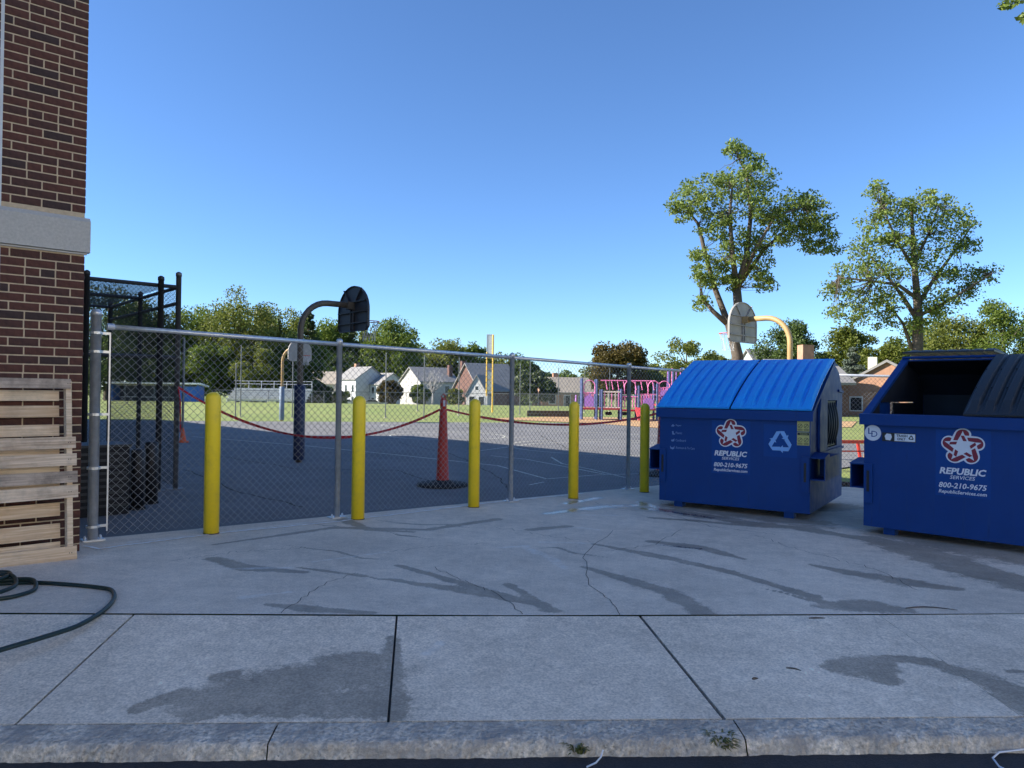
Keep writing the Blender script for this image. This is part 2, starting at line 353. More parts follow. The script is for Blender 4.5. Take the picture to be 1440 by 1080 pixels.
# painted court lines traced on the asphalt
def strip(pts, wd, z=.004, zf=None):
    b = MB(); P2 = [Vector((p[0], p[1], 0)) for p in pts]; n = len(P2)
    for i, p in enumerate(P2):
        t = (P2[min(i+1, n-1)] - P2[max(i-1, 0)]).normalized(); s = Vector((-t.y, t.x, 0))*wd/2
        for q in (p+s, p-s): b.v.append((q.x, q.y, (zf(q.x, q.y) if zf else 0) + z))
    b.f = [(2*i, 2*i+2, 2*i+3, 2*i+1) for i in range(n-1)]
    return b
court = bpy.data.objects['court']
def cline(px, wd=.055):
    pts = [onz(*p) for p in px]
    strip(pts, wd).build('painted_line', 'line', court)
def carc(cx, cy, r, a0, a1, wd=.055):
    strip([(cx + r*math.cos(math.radians(a)), cy + r*math.sin(math.radians(a))) for a in np.linspace(a0, a1, 40)], wd).build('painted_line', 'line', court)
cline([(270, 614), (430, 627), (560, 640), (700, 655), (770, 674)])
cline([(690, 641), (740, 646), (850, 667)])
cline([(765, 674), (840, 668), (920, 666)])
cline([(775, 643), (790, 652), (830, 660), (880, 672)], .05)
cline([(745, 682), (765, 678)], .05)
cline([(675, 634), (750, 624), (830, 621), (920, 623)])
cline([(740, 606), (830, 608), (925, 613)])
cline([(440, 603), (600, 606), (705, 609)])
cline([(700, 616), (740, 615)])
cline([(1180, 638), (1225, 640)]); cline([(1180, 648), (1225, 646)])
for (x, y, a, c_) in ((600, 598, 1.83, 0), (630, 613, 1.83, 0)):
    q = onz(x, y); carc(q[0], q[1], 2.0, 0, 360)
q = onz(860, 628); carc(q[0], q[1], 3.0, 60, 300)
for px in ([(300, 640), (420, 660), (560, 662), (640, 690)], [(560, 622), (640, 640), (700, 670), (720, 694)], [(260, 660), (330, 690), (440, 716)], [(760, 612), (800, 632), (900, 640)]):
    pts = []
    for (x0, y0), (x1, y1) in zip(px[:-1], px[1:]):
        for t in range(10): pts.append(onz(x0+(x1-x0)*t/10+random.uniform(-3, 3), y0+(y1-y0)*t/10+random.uniform(-1, 1)))
    strip(pts, .03, .003).build('crack', 'joint', court)
# ------------------------------------------------------------------ concrete pad
def segdist(X, Y, pts):
    best = np.full(X.shape, 1e9)
    for a, c in zip(pts[:-1], pts[1:]):
        ax, ay, aw = a; bx, by, bw = c
        dx, dy = bx-ax, by-ay; L2 = dx*dx+dy*dy+1e-12
        t = np.clip(((X-ax)*dx+(Y-ay)*dy)/L2, 0, 1)
        d = np.hypot(X-ax-t*dx, Y-ay-t*dy)/(aw+(bw-aw)*t)
        best = np.minimum(best, d)
    return np.clip(1-best, -1, 1)
def stains(X, Y, items, plane):
    out = np.full(X.shape, -1.0)
    for px in items:
        pts = []
        for x, y, wd in px:
            q = plane(x, y); pts.append((q[0], q[1], wd*1.25))
        out = np.maximum(out, segdist(X, Y, pts))
    return out
PADST = [
 [(925, 716, .10), (985, 724, .16), (1060, 737, .14), (1120, 742, .13), (1210, 757, .08)],
 [(1225, 757, .14), (1280, 772, .26), (1340, 792, .26), (1400, 810, .24), (1470, 830, .2)],
 [(915, 728, .05), (975, 732, .07), (1060, 740, .05)],
 [(920, 762, .06), (985, 770, .09), (1045, 786, .03)],
 [(835, 765, .03), (930, 783, .07), (1010, 800, .05), (1080, 820, .05), (1145, 840, .06), (1160, 852, .03)],
 [(1140, 794, .03), (1200, 806, .08), (1270, 818, .12), (1345, 828, .06)],
 [(1165, 853, .08), (1215, 852, .14), (1275, 858, .06)],
 [(820, 797, .03), (890, 818, .07), (945, 835, .08), (990, 862, .08)],
 [(560, 795, .03), (620, 812, .04), (680, 830, .05), (740, 845, .03)],
 [(545, 815, .02), (640, 828, .06), (745, 848, .04)],
 [(715, 822, .03), (775, 858, .05)],
 [(420, 798, .02), (510, 810, .03)],
 [(300, 785, .06), (340, 798, .08), (430, 805, .03)],
 [(375, 850, .03), (430, 856, .06), (520, 862, .03)],
 [(300, 766, .02), (470, 742, .05), (600, 745, .05), (700, 730, .06)],
 [(745, 745, .06), (800, 740, .05)],
 [(1160, 715, .25), (1190, 712, .25)],
 [(480, 730, .07), (520, 745, .05), (580, 748, .03)],
 [(960, 712, .3), (1130, 735, .3)], [(1260, 752, .3), (1440, 785, .35)],
]
_r = random.Random(21)
for _ in range(10):   # thin run-off streaks following the fall of the pad
    x, y = _r.uniform(330, 1380), _r.uniform(725, 845); L = _r.uniform(50, 150); k_ = (y-640)/200; q_ = []
    for i in range(5): q_.append((x+L*i/4, y+L*(.16+.14*_r.random())*k_*i/4+_r.uniform(-2, 2), (.008, .018, .024, .018, .006)[i]*_r.uniform(.6, 1.3)))
    PADST.append(q_)
PADWET = [[(770, 722, .10), (850, 712, .16), (905, 710, .15)], [(800, 708, .12), (840, 700, .1)], [(900, 706, .12), (935, 718, .12)], [(905, 715, .15), (1000, 728, .1)], [(925, 766, .03), (985, 772, .05)]]
PADCH = [[(735, 768, .05), (780, 788, .05), (795, 800, .03)], [(815, 742, .05), (840, 745, .04)], [(700, 770, .03), (740, 768, .05)], [(440, 790, .02), (545, 776, .02)], [(340, 840, .03), (410, 832, .03)], [(320, 800, .02), (410, 798, .03)], [(815, 724, .04), (875, 725, .03)], [(130, 768, .03), (820, 692, .05)], [(760, 762, .03), (830, 764, .03)], [(1010, 730, .02), (1250, 745, .03)]]
def attrs(X, Y, plane, S, Wt, C, k=1):
    S = [[(x, y, w_*k) for x, y, w_ in q] for q in S]
    return {'stain': stains(X, Y, S, plane), 'shine': stains(X, Y, Wt, plane), 'chalk': stains(X, Y, C, plane)}
CR = [onpad(-700, 857), onpad(0, 862.5), onpad(720, 866), onpad(1440, 863.5), onpad(2300, 858)]
crx = [c[0] for c in CR]; cry = [c[1] for c in CR]
# pad: from the crease (near) to the fence line (far), sloping gently away
gx = np.arange(-6.0, 11.0, .03); nn = 250; V = []; 
XX = np.zeros((nn, len(gx))); YY = XX.copy()
for i, x in enumerate(gx):
    y0 = np.interp(x, crx, cry) + .012
    # far edge: behind the fence line p=.5, later the turned fence at y=12.25
    yf = CY + ((x-CX)*FY + .5)/FX if x > -7 else 3
    y1 = min(max(yf, y0+.1), 12.3)
    t = np.linspace(0, 1, nn); XX[:, i] = x; YY[:, i] = y0 + (y1-y0)*t
ZZ = padz(XX, YY)
V = np.stack([XX, YY, ZZ], -1).reshape(-1, 3); nx = len(gx)
jj, ii = np.meshgrid(np.arange(nn-1), np.arange(nx-1), indexing='ij'); i0 = (jj*nx+ii).ravel()
pad = struct(npmesh('concrete_pad', V, np.stack([i0, i0+1, i0+nx+1, i0+nx], -1), 'concrete', attrs=attrs(XX.ravel(), YY.ravel(), onpad, PADST, PADWET, PADCH)))
# pad edge face down to the court
b = MB()
for i in range(0, nx, 6):
    x, y, z = XX[-1, i], YY[-1, i], ZZ[-1, i]; b.v += [(x, y, z), (x, y+.004, -.05)]
n2 = len(b.v)//2; b.f = [(2*i, 2*i+2, 2*i+3, 2*i+1) for i in range(n2-1)]
b.build('pad_edge', 'kerb', pad)
def padstrip(px, wd, m, name, z=.004, jit=0):
    pts = []
    for (x0, y0), (x1, y1) in zip(px[:-1], px[1:]):
        k = max(2, int(math.hypot(x1-x0, y1-y0)/6))
        for t in range(k): pts.append(onpad(x0+(x1-x0)*t/k + random.uniform(-jit, jit), y0+(y1-y0)*t/k + random.uniform(-jit, jit)*.6))
    pts.append(onpad(*px[-1]))
    strip(pts, wd, z, padz).build(name, m, pad)
padstrip([(118, 768), (140, 772), (200, 764), (300, 751), (480, 733), (700, 706), (820, 694)], .036, 'chalk', 'painted_line', jit=.6)
padstrip([(870, 866), (862, 848), (848, 836), (830, 822), (822, 808), (826, 795), (820, 785), (832, 770), (862, 746)], .0045, 'joint', 'crack', .002, 2.2)
padstrip([(930, 722), (1000, 740), (1090, 752)], .006, 'joint', 'crack', .002, 1.5)
padstrip([(800, 700), (880, 716), (930, 722)], .006, 'joint', 'crack', .002, 1.5)
for px in ([(395, 862), (430, 838), (455, 822), (500, 806)], [(610, 798), (650, 815), (700, 836), (735, 864)], [(700, 742), (760, 752), (830, 762)], [(1060, 752), (1130, 775), (1230, 800), (1290, 830)], [(240, 790), (330, 776), (430, 770)], [(545, 776), (600, 770), (690, 764)], [(960, 745), (920, 765), (860, 775)]):
    padstrip(px, .0045, 'joint', 'crack', .002, 2.6)
# ------------------------------------------------------------------ apron slabs, kerb, street
KZ = .16
def kerbline(x): return onz(x, 1018.5 - .0078*x, KZ)
def bary(tl, tr, bl, br, name, seed):
    W = np.linalg.norm(tr-tl); n1 = max(10, int(W/.025)); n2 = 52
    u = np.linspace(0, 1, n1)[None, :, None]; v = np.linspace(0, 1, n2)[:, None, None]
    G = (tl*(1-u)+tr*u)*(1-v) + (bl*(1-u)+br*u)*v
    V = G.reshape(-1, 3)
    jj, ii = np.meshgrid(np.arange(n2-1), np.arange(n1-1), indexing='ij'); i0 = (jj*n1+ii).ravel()
    pl = tl; nrm = np.cross(tr-tl, bl-tl)
    def plane(x, y):
        r = ray(x, y); return CAM + np.dot(pl-CAM, nrm)/np.dot(r, nrm)*r
    S = [[(300, 985, .22), (420, 965, .26), (520, 950, .24)], [(280, 1000, .12), (540, 990, .2)], [(470, 935, .14), (500, 930, .12)], [(552, 900, .05), (552, 1000, .07)],
         [(1185, 940, .14), (1235, 935, .14), (1245, 960, .09)], [(1240, 927, .05), (1310, 935, .08), (1380, 955, .14), (1450, 985, .2)], [(1420, 985, .15), (1470, 1000, .2)], [(1165, 940, .06), (1200, 945, .1)],
         [(190, 1000, .05), (260, 975, .08)], [(300, 955, .04), (330, 950, .05)], [(1440, 945, .03), (1420, 945, .03)]]
    o = npmesh('paving_slab', V, np.stack([i0, i0+n1, i0+n1+1, i0+1], -1), 'apron', APR, attrs=attrs(V[:, 0], V[:, 1], plane, S, [], [[(600, 920, .03), (620, 905, .03)]], .68))
    # slab edges
    e = MB(); ring = [tuple(q) for q in (tl, tr, br, bl)]
    e.add(ring + [(x, y, z-.1) for x, y, z in ring], [(0, 1, 5, 4), (1, 2, 6, 5), (2, 3, 7, 6), (3, 0, 4, 7)]); e.build('slab_edge', 'kerb', o)
    return o
APR = thing('driveway_apron', (0, 0, 0), None, None); APR['kind'] = 'structure'
JT = [(-600, 862), (188, 864.5), (558, 866.5), (900, 866.5), (1236, 865), (1950, 860)]
JB = [(-760, 0), (22, 0), (546, 0), (1018, 0), (1436, 0), (2300, 0)]
for k in range(5):
    g0, g1 = (.006 if k != 3 else .009), (.006 if k != 2 else .009)
    if k == 3: g1 = .0015
    if k == 4: g0 = .0015
    tl, tr = onpad(*JT[k]), onpad(*JT[k+1]); bl, br = kerbline(JB[k][0]), kerbline(JB[k+1][0])
    dx = (tr-tl)/np.linalg.norm(tr-tl)
    bary(tl+dx*g0, tr-dx*g1, bl+dx*g0, br-dx*g1, 'slab', k)
# dark bed under the joints
b = MB(); L = [(onpad(x, 866)+[0, .05, 0], kerbline(x)) for x in (-700, 0, 720, 1440, 2200)]
for a, c in L: b.v += [(a[0], a[1], a[2]-.022), (c[0], c[1]-.05, c[2]-.022)]
b.f = [(2*i, 2*i+2, 2*i+3, 2*i+1) for i in range(4)]; b.build('joint_bed', 'joint', APR)
# kerb: three pieces with a broken nose
KERB = thing('kerb', (0, 0, 0), None, None); KERB['kind'] = 'structure'
k0, k1 = kerbline(-300), kerbline(2000); kd = (k1-k0)/np.linalg.norm(k1-k0); kn = np.array([kd[1], -kd[0], 0])
prof = [(.006, KZ-.002), (.05, KZ-.004), (.10, KZ-.008), (.140, KZ-.012), (.160, KZ-.018), (.171, KZ-.036), (.176, KZ-.056), (.184, KZ-.072), (.19, KZ-.10)]
def kt(px): return float(np.dot(kerbline(px)-k0, kd))
from mathutils import noise as mnoise
segs = [(kt(-600), kt(392)), (kt(392), kt(1030)), (kt(1030), kt(2200))]
for s0, s1 in segs:
    n1 = int((s1-s0)/.012); V = []
    for i in range(n1+1):
        t = s0+.003 + (s1-s0-.006)*i/n1
        for j, (o_, z_) in enumerate(prof):
            q = k0 + kd*t + kn*o_; nz = mnoise.noise(Vector((t*9, j*.35, 2))) + .7*mnoise.noise(Vector((t*40, j*.9, 5)))
            amp = (0, .001, .002, .004, .007, .008, .008, .008, 0)[j]
            V.append((q[0]+kn[0]*nz*amp, q[1]+kn[1]*nz*amp, z_ + nz*amp*.8))
    np_ = len(prof); jj, ii = np.meshgrid(np.arange(n1), np.arange(np_-1), indexing='ij'); i0 = (jj*np_+ii).ravel()
    npmesh('kerb_stone', V, np.stack([i0, i0+1, i0+np_+1, i0+np_], -1), 'kerb', KERB, smooth=True)
c0, c1 = k0+kn*.178, k1+kn*.178
struct(MB().add([(c0[0]-8*kd[0], c0[1]-8*kd[1], .088), (c1[0]+20, c1[1]+20*kd[1]/kd[0], .088), (40, -40, .05), (-40, -40, .05)], [(0, 1, 2, 3)]).build('street', 'street'))
# ------------------------------------------------------------------ school building
SB = thing('school_building', FP(0, 0, .0), 'dark red brick school wall with pale stone band behind the pallet', 'building', rz=math.atan2(FY, FX))
H1 = 8.55; CAULK = -.562
def lb(b, f0, f1, p0, p1, z0, z1): b.box(((f0+f1)/2, (p0+p1)/2, (z0+z1)/2), (f1-f0, p1-p0, z1-z0)); return b
wall = lb(MB(), -.66, -.004, .004, .3, 0, 5.0).build('wall', 'mortar', SB)
b = MB(); lb(b, -14, -.664, 0, 24, 0, H1); lb(b, -.664, 0, 0, 24, 5.0, H1); lb(b, -.664, -.001, .301, 24, 0, 4.999); b.build('wall', 'brick_far', SB)
lb(MB(), -13, -.5, 24.002, 40, 0, 7.1).build('rear_wing', 'brick_far', SB)
b = MB(); lb(b, -14.1, .1, -.1, 24.1, H1, H1+.18); b.build('coping', 'stone', SB)
lb(MB(), CAULK-.022, CAULK, -.004, .02, 0, 5.0).build('caulk_joint', 'caulk', SB)
band = MB(); band.prism([(.02, 2.655), (-.045, 2.655), (-.045, 2.90), (-.012, 2.935), (.02, 2.935)], 'x', -.64, .03); band.build('stone_band', 'stone', SB)
lb(MB(), -.64, .012, -.02, .01, 2.640, 2.652).build('flashing', 'flash', SB)
RH = .0677; z = .20; r = 0
bmesh_cache = {}
def brickmesh(L, mi):
    key = (round(L, 3), mi)
    if key not in bmesh_cache:
        me = bpy.data.meshes.new('brick'); bm = bmesh.new(); bmesh.ops.create_cube(bm, size=1)
        for v in bm.verts: v.co = (v.co.x*L, v.co.y*.1, v.co.z*.0577)
        bmesh.ops.bevel(bm, geom=bm.edges[:], offset=.0025, segments=1, affect='EDGES'); bm.to_mesh(me); bm.free()
        me.materials.append(M[mi]); bmesh_cache[key] = me
    return bmesh_cache[key]
while z < 4.93:
    if not (2.60 < z+.03 < 2.95):
        f = 0.0; k = 0
        while f > -.63:
            L = .193
            if k == 0 and r % 2: L = .0925
            if r % 6 == 3 and k in (1, 2, 3): L = .0925
            L = min(L, f+.636)
            if L < .02: break
            o = link('brick', brickmesh(L, random.choices(['brick_a', 'brick_b', 'brick_c'], [.5, .38, .12])[0]), wall)
            o.location = (f-L/2, .05+random.uniform(-.0015, .0015), z+.029)
            f -= L+.010; k += 1
    z += RH; r += 1
AB = thing('bounce_building', (15, -13, .05), 'added unseen cream building bouncing sunlight toward the containers', 'building', rz=math.atan2(.66, -.75)+PI/2)  # unseen building, added so its sunlit face bounces light onto the pad
MB().box((0, 6, 6.0), (38, 12, 12.0)).build('wall', 'stucco', AB); MB().box((0, 6, 12.1), (38.8, 12.8, .2)).build('roof', 'roof_grey', AB)
for i in range(7):
    for z_ in (2.0, 5.4, 8.8):
        wo = MB().box((-16+5.3*i, 0, z_), (1.5, .10, 1.5)).build('window', 'trim', AB); MB().box((-16+5.3*i, -.02, z_), (1.2, .12, 1.2)).build('pane', 'glass', wo)
# ------------------------------------------------------------------ pallet
rzF = math.atan2(FY, FX)
q = onpad(108, 786); rel = np.array([q[0]-CX, q[1]-CY]); pf = rel[0]*FX+rel[1]*FY; pp = -rel[0]*FY+rel[1]*FX
PAL = thing('wooden_pallet', FP(pf, pp, q[2]), 'weathered wooden pallet leaning upright against the brick wall', 'pallet', rz=rzF)
lean = math.atan2(.17, 1.38); PAL.rotation_euler = (-lean, 0, rzF)
Wp = 1.15
for x in (-.02-.02, -Wp/2, -Wp+.04): MB().box((x, .055, .69), (.038, .088, 1.36)).build('stringer', 'wood_new', PAL)
for zc, h, m_, ext in ((1.345, .075, 'wood_grey', -.03), (.889, .088, 'wood', .0), (.76, .092, 'wood', .005), (.625, .088, 'wood_grey', .01), (.511, .095, 'wood', .012), (.052, .10, 'wood_new', .0)):
    MB().box((-Wp/2+ext, .0, zc), (Wp, .018, h), M3=Matrix.Rotation(random.uniform(-.006, .006), 3, 'Y')).build('board', m_, PAL)
for zc, h in ((1.262, .08), (1.14, .088), (.993, .088), (.85, .09), (.71, .09), (.56, .09), (.385, .10), (.222, .112), (.11, .06)):
    MB().box((-Wp/2-.045, .109, zc), (Wp-.09, .018, h)).build('board', 'wood_new', PAL)
b = MB()
for zc in (1.345, .889, .76, .625, .511, .052):
    for x in (-.035, -.05, -Wp/2, -Wp/2-.02): b.lathe([(.0035, 0), (.0035, .002), (.002, .003)], 6, (0, 0, 0)); n0 = 18; b.v[-n0:] = [(x+v[0], -.009-v[2], zc+v[1]+random.uniform(-.02, .02)*0) for v in b.v[-n0:]]
b.build('nails', 'joint', PAL)
# ------------------------------------------------------------------ hose
def hose_pts(px, lift=.013):
    pts = [onpad(x, y)+[0, 0, lift+dz] for x, y, dz in px]
    out = []
    P_ = [Vector(p) for p in pts]
    for i in range(len(P_)-1):
        p0, p1, p2, p3 = P_[max(i-1, 0)], P_[i], P_[i+1], P_[min(i+2, len(P_)-1)]
        for k in range(8):
            t = k/8; out.append(.5*((2*p1)+(-p0+p2)*t+(2*p0-5*p1+4*p2-p3)*t*t+(-p0+3*p1-3*p2+p3)*t**3))
    out.append(P_[-1]); return out
b = MB()
b.tube(hose_pts([(-260, 985, 0), (-120, 955, 0), (0, 918, 0), (60, 900, 0), (110, 883, 0), (145, 862, 0), (160, 845, 0), (157, 833, 0), (140, 829, 0), (100, 825, 0), (50, 822, 0), (10, 823, 0), (-50, 828, 0), (-110, 838, 0), (-120, 848, 0), (-60, 850, .002), (0, 845, .0), (30, 839, .0), (49, 831, .0), (46, 824, .026), (20, 823, .026), (-40, 828, .026), (-90, 836, .026), (-70, 848, .026), (-20, 846, .026), (10, 838, .026), (22, 830, .026), (18, 824, .05), (0, 821, .05), (-60, 826, .05), (-100, 834, .05), (-80, 842, .05), (-30, 836, .05), (5, 826, .05), (14, 820, .05), (0, 819, .055), (-60, 822, .05), (-140, 832, .02), (-220, 845, 0)]), .0135, 8)
HO = b.build('garden_hose', 'hose', org=tuple(onpad(60, 860)), smooth=True)
tag(HO, 'dark green garden hose coiled on the concrete beside the pallet', 'hose')
# ------------------------------------------------------------------ chain link
def wires(A, B, z0A, z0B, h, pitch=.0718, r=.0021, top=None):
    """diamond mesh between ground points A and B"""
    A = np.array(A[:2]); B = np.array(B[:2]); L = np.linalg.norm(B-A); d = (B-A)/L; nrm = np.array([-d[1], d[0]])
    hw = pitch/2; ns = int(L/hw); nz_ = int(h/hw)
    j = np.arange(ns); i = np.arange(nz_)
    J, I = np.meshgrid(j, i, indexing='ij')
    def pt(J, I):
        s = J*hw + np.where((I+J) % 2 == 0, 0, hw); s = np.clip(s, 0, L)
        z = I*hw; t = s/L
        return np.stack([A[0]+d[0]*s, A[1]+d[1]*s, z0A+(z0B-z0A)*t+z], -1)
    P0 = pt(J, I).reshape(-1, 3); P1 = pt(J, I+1).reshape(-1, 3)
    # vary the bulge
    return P0, P1, nrm
def wiremesh(P0, P1, nrm, r):
    n3 = np.array([nrm[0], nrm[1], 0.]); t = P1-P0; t /= np.linalg.norm(t, axis=1)[:, None]+1e-9
    u = np.cross(t, n3); V = []
    for a in range(3):
        o = (math.cos(2*PI*a/3)*n3 + math.sin(2*PI*a/3)*u)*r
        V.append(np.stack([P0+o, P1+o], 1))
    V = np.stack(V, 1).reshape(-1, 3)  # seg, side, end
    k = np.arange(len(P0))*6
    Fq = np.concatenate([np.stack([k+2*a, k+2*((a+1) % 3), k+2*((a+1) % 3)+1, k+2*a+1], -1) for a in range(3)])
    return V, Fq
def bay(A, B, z0A, z0B, h, parent, mat_='wire', r=.0021, pitch=.0718):
    P0, P1, nrm = wires(A, B, z0A, z0B, h, pitch)
    V, Fq = wiremesh(P0, P1, nrm, r); loc = parent.matrix_world.translation if False else parent.location
    V = V - np.array(loc); o = npmesh('wire_mesh', V, Fq, mat_, parent); o['kind'] = 'stuff'; return o
posts = [onpad(130, 760), onpad(474, 728), onpad(718, 705), onpad(883, 688)]
fe = posts[3] + (posts[3]-posts[0])/np.linalg.norm(posts[3]-posts[0])*1.36; fe[2] = padz(fe[0], fe[1])
posts.append(fe)
FEN = thing('chain_link_fence', tuple(posts[0]), 'galvanised chain link fence with top rail behind the yellow bollards', 'fence')
o0 = np.array(posts[0])
def loc_(p): return tuple(np.array(p)-o0)
HT = 1.83
for k, p in enumerate(posts):
    r_ = .041 if k == 0 else .030; hh = HT+.10 if k == 0 else HT+.015
    b = MB(); b.lathe([(r_, 0), (r_, hh)] + ([(r_*1.1, hh), (r_*1.1, hh+.03), (r_*.6, hh+.055)] if k == 0 else [(r_*1.15, hh), (r_*1.15, hh+.04), (r_*.7, hh+.055)]), 14, loc_(p))
    po = b.build('terminal_post' if k == 0 else 'post', 'galv', FEN, smooth=True)
    MB().box(np.array(loc_(p))+[0, 0, .007], (.17, .13, .014), rz=rzF).build('base_plate', 'galv', po)
    for sx in (-.06, .06):
        q = np.array(loc_(p))+np.array([FX*sx, FY*sx, .014]); MB().lathe([(.012, 0), (.012, .018), (.006, .03)], 6, q).build('bolt', 'galv', po)
    if k == 0:
        for zz in (.12, .62, 1.08, 1.62, 1.78):
            MB().lathe([(.050, -.011), (.053, -.011), (.053, .011), (.050, .011)], 14, np.array(loc_(p))+[0, 0, zz]).build('brace_band', 'galv', po)
            MB().box(np.array(loc_(p))+[FX*.075, FY*.075, zz], (.07, .008, .022), rz=rzF).build('bracket', 'galv', po)
tb = np.array(loc_(posts[0]))+np.array([FX*.11, FY*.11, 0]); MB().box(tb+[0, 0, .93], (.012, .005, 1.72), rz=rzF).build('tension_bar', 'galv', FEN)
for k in range(4):
    a, c = np.array(posts[k]), np.array(posts[k+1]); d = (c-a)/np.linalg.norm(c-a)
    b = MB(); s = a+d*(.10 if k == 0 else 0); zt = HT+.012
    b.tube([np.array(loc_(s))+[0, 0, zt], np.array(loc_(c))+[0, 0, zt]], .0215, 12); rl = b.build('top_rail', 'galv', FEN, smooth=True)
    if k == 0: MB().tube([np.array(loc_(s))+[0, 0, zt]-d*.015, np.array(loc_(s))+[0, 0, zt]+d*.04], .028, 12).build('rail_end_cup', 'galv', rl)
    off = np.array([-FY, FX, 0])*.028
    a2 = a + d*(.11 if k == 0 else .0)
    bay(a2+off, c+off, a2[2]+.035, c[2]+.035, HT+.02, FEN)
# fence behind the containers
e0 = np.array(posts[4]); ends = [e0+np.array([2.35*i, .02*i, 0]) for i in range(4)]
F2 = thing('chain_link_fence', tuple(e0), 'chain link fence with blue-grey rail running behind the blue containers', 'fence')
for k, p in enumerate(ends):
    zz = padz(p[0], p[1])-.0; zz = max(zz, .05) if k else zz; p[2] = zz
    if k:
        MB().lathe([(.03, -.08), (.03, HT+.02), (.035, HT+.02), (.035, HT+.05), (.02, HT+.065)], 12, tuple(p-e0)).build('post', 'galv', F2, smooth=True)
for k in range(3):
    MB().tube([ends[k]-e0+[0, 0, HT+.012], ends[k+1]-e0+[0, 0, HT+.012]], .0215, 10).build('top_rail', 'galv', F2, smooth=True)
    P0, P1, nrm = wires(ends[k]+[0, .03, 0], ends[k+1]+[0, .03, 0], ends[k][2]+.03, ends[k+1][2]+.03, HT+.02)
    V, Fq = wiremesh(P0, P1, nrm, .0021); o = npmesh('wire_mesh', V-e0, Fq, 'wire', F2); o['kind'] = 'stuff'
# mulch and grass wedge behind that fence
sheet('planting_bed', [(3.3, 12.3), (12, 12.3), (13, 13.6), (3.9, 13.1)], .02, 'soil')
b = MB()
for i in range(260):
    x, y = random.uniform(3.4, 9), random.uniform(12.3, 13.2); s = random.uniform(.02, .06)
    b.box((x, y, .02+s*.5), (s*2, s*1.2, s), rz=random.uniform(0, 3))
tag(b.build('mulch_chunks', 'soil'), 'dark mulch chunks heaped behind the fence', 'mulch', kind='stuff')
# ------------------------------------------------------------------ bollards
BOL = []
for k, (px, lab) in enumerate((((297, 750), 'yellow steel bollard nearest the galvanised end post and brick corner'), ((503, 730), 'second yellow bollard from the brick wall, beside a fence post'), ((666, 713), 'middle one of the five yellow bollards, before the red stanchion'), ((806, 701), 'fourth yellow bollard from the brick wall'), ((906, 692), 'yellow bollard next to the blue container with closed lids'))):
    p = onpad(*px)
    if k == 0:
        r_ = .068; h_ = 1.30
        prof = [(r_, -.02), (r_, h_-.06)] + [(r_*math.cos(a), h_-.06+.06*math.sin(a)) for a in np.linspace(.2, 1.45, 6)]
        t = thing('bollard', tuple(p), lab, 'bollard', 'yellow bollards along the fence')
        MB().lathe(prof, 28).build('sleeve', 'yellow', t, smooth=True); root = t
        MB().lathe([(.071, -.012), (.071, .006), (.069, .008)], 28).build('base_ring', 'joint', t)
    else:
        t = copy_tree(root); t.location = tuple(p); t['label'] = lab; t.rotation_euler = (0, 0, k*1.3)
    BOL.append(t)
# ------------------------------------------------------------------ dumpsters
def text_mesh(body, w_, h_, shear=0.0, bold=.0):
    cu = bpy.data.curves.new('t', 'FONT'); cu.body = body; cu.shear = shear; cu.offset = bold; cu.resolution_u = 2
    ob = bpy.data.objects.new('t', cu); col.objects.link(ob); bpy.context.view_layer.update()
    me = bpy.data.meshes.new_from_object(ob.evaluated_get(bpy.context.evaluated_depsgraph_get()))
    bpy.data.objects.remove(ob)
    v = np.array([q.co[:2] for q in me.vertices]); lo, hi = v.min(0), v.max(0)
    for q, c in zip(me.vertices, v):
        x = (c[0]-lo[0])/(hi[0]-lo[0])*w_ - w_/2; y = (c[1]-lo[1])/(hi[1]-lo[1])*h_ - h_/2
        q.co = (x, 0, y)
    return me
def put_text(body, x, z, w_, h_, m, parent, name='lettering', shear=0, bold=.0, y=-.0055):
    me = text_mesh(body, w_, h_, shear, bold); me.materials.clear(); me.materials.append(M[m]); o = link(name, me, parent); o.location = (x, y, z); return o
def circ(cx, cz, r, n=32): return [(cx+r*math.cos(2*PI*k/n), cz+r*math.sin(2*PI*k/n)) for k in range(n)]
def plate(b, poly, y): b.add([(x, y, z) for x, z in poly], [tuple(range(len(poly)))]); return b
def logo(parent, cx, cz, R):
    white = MB(); red = MB()
    for k in range(5):
        a = 2*PI*k/5
        rot = lambda x, y: (cx+R*1.06*(x*math.cos(a)-y*math.sin(a)), cz+R*(x*math.sin(a)+y*math.cos(a)))
        yo = -.0025-.00012*k
        out = [(-.62, .30), (-.40, .82)] + [(.405*math.cos(t), .72+.36*math.sin(t)) for t in np.linspace(2.6, -.2, 12)] + [(.40, .55), (.42, .25), (0, -.1)]
        plate(white, [rot(*p) for p in out], yo)
        yr = -.0042
        leg = [(-.46, .37), (-.30, .84)] + [(.31*math.cos(t), .74+.27*math.sin(t)) for t in np.linspace(2.5, 0.1, 10)] + [(.30, .66), (.13, .66), (.085, .70), (0, .93), (-.085, .70), (-.245, .37)]
        # split in two convex-ish halves to keep the fill clean
        plate(red, [rot(*p) for p in leg], yr)
        plate(red, [rot(*p) for p in [(-.10, .655), (.06, .655), (.20, .34), (.02, .34)]], yr)
    d = white.build('logo_decal', 'd_white', parent); red.build('ribbon', 'd_red', d); return d
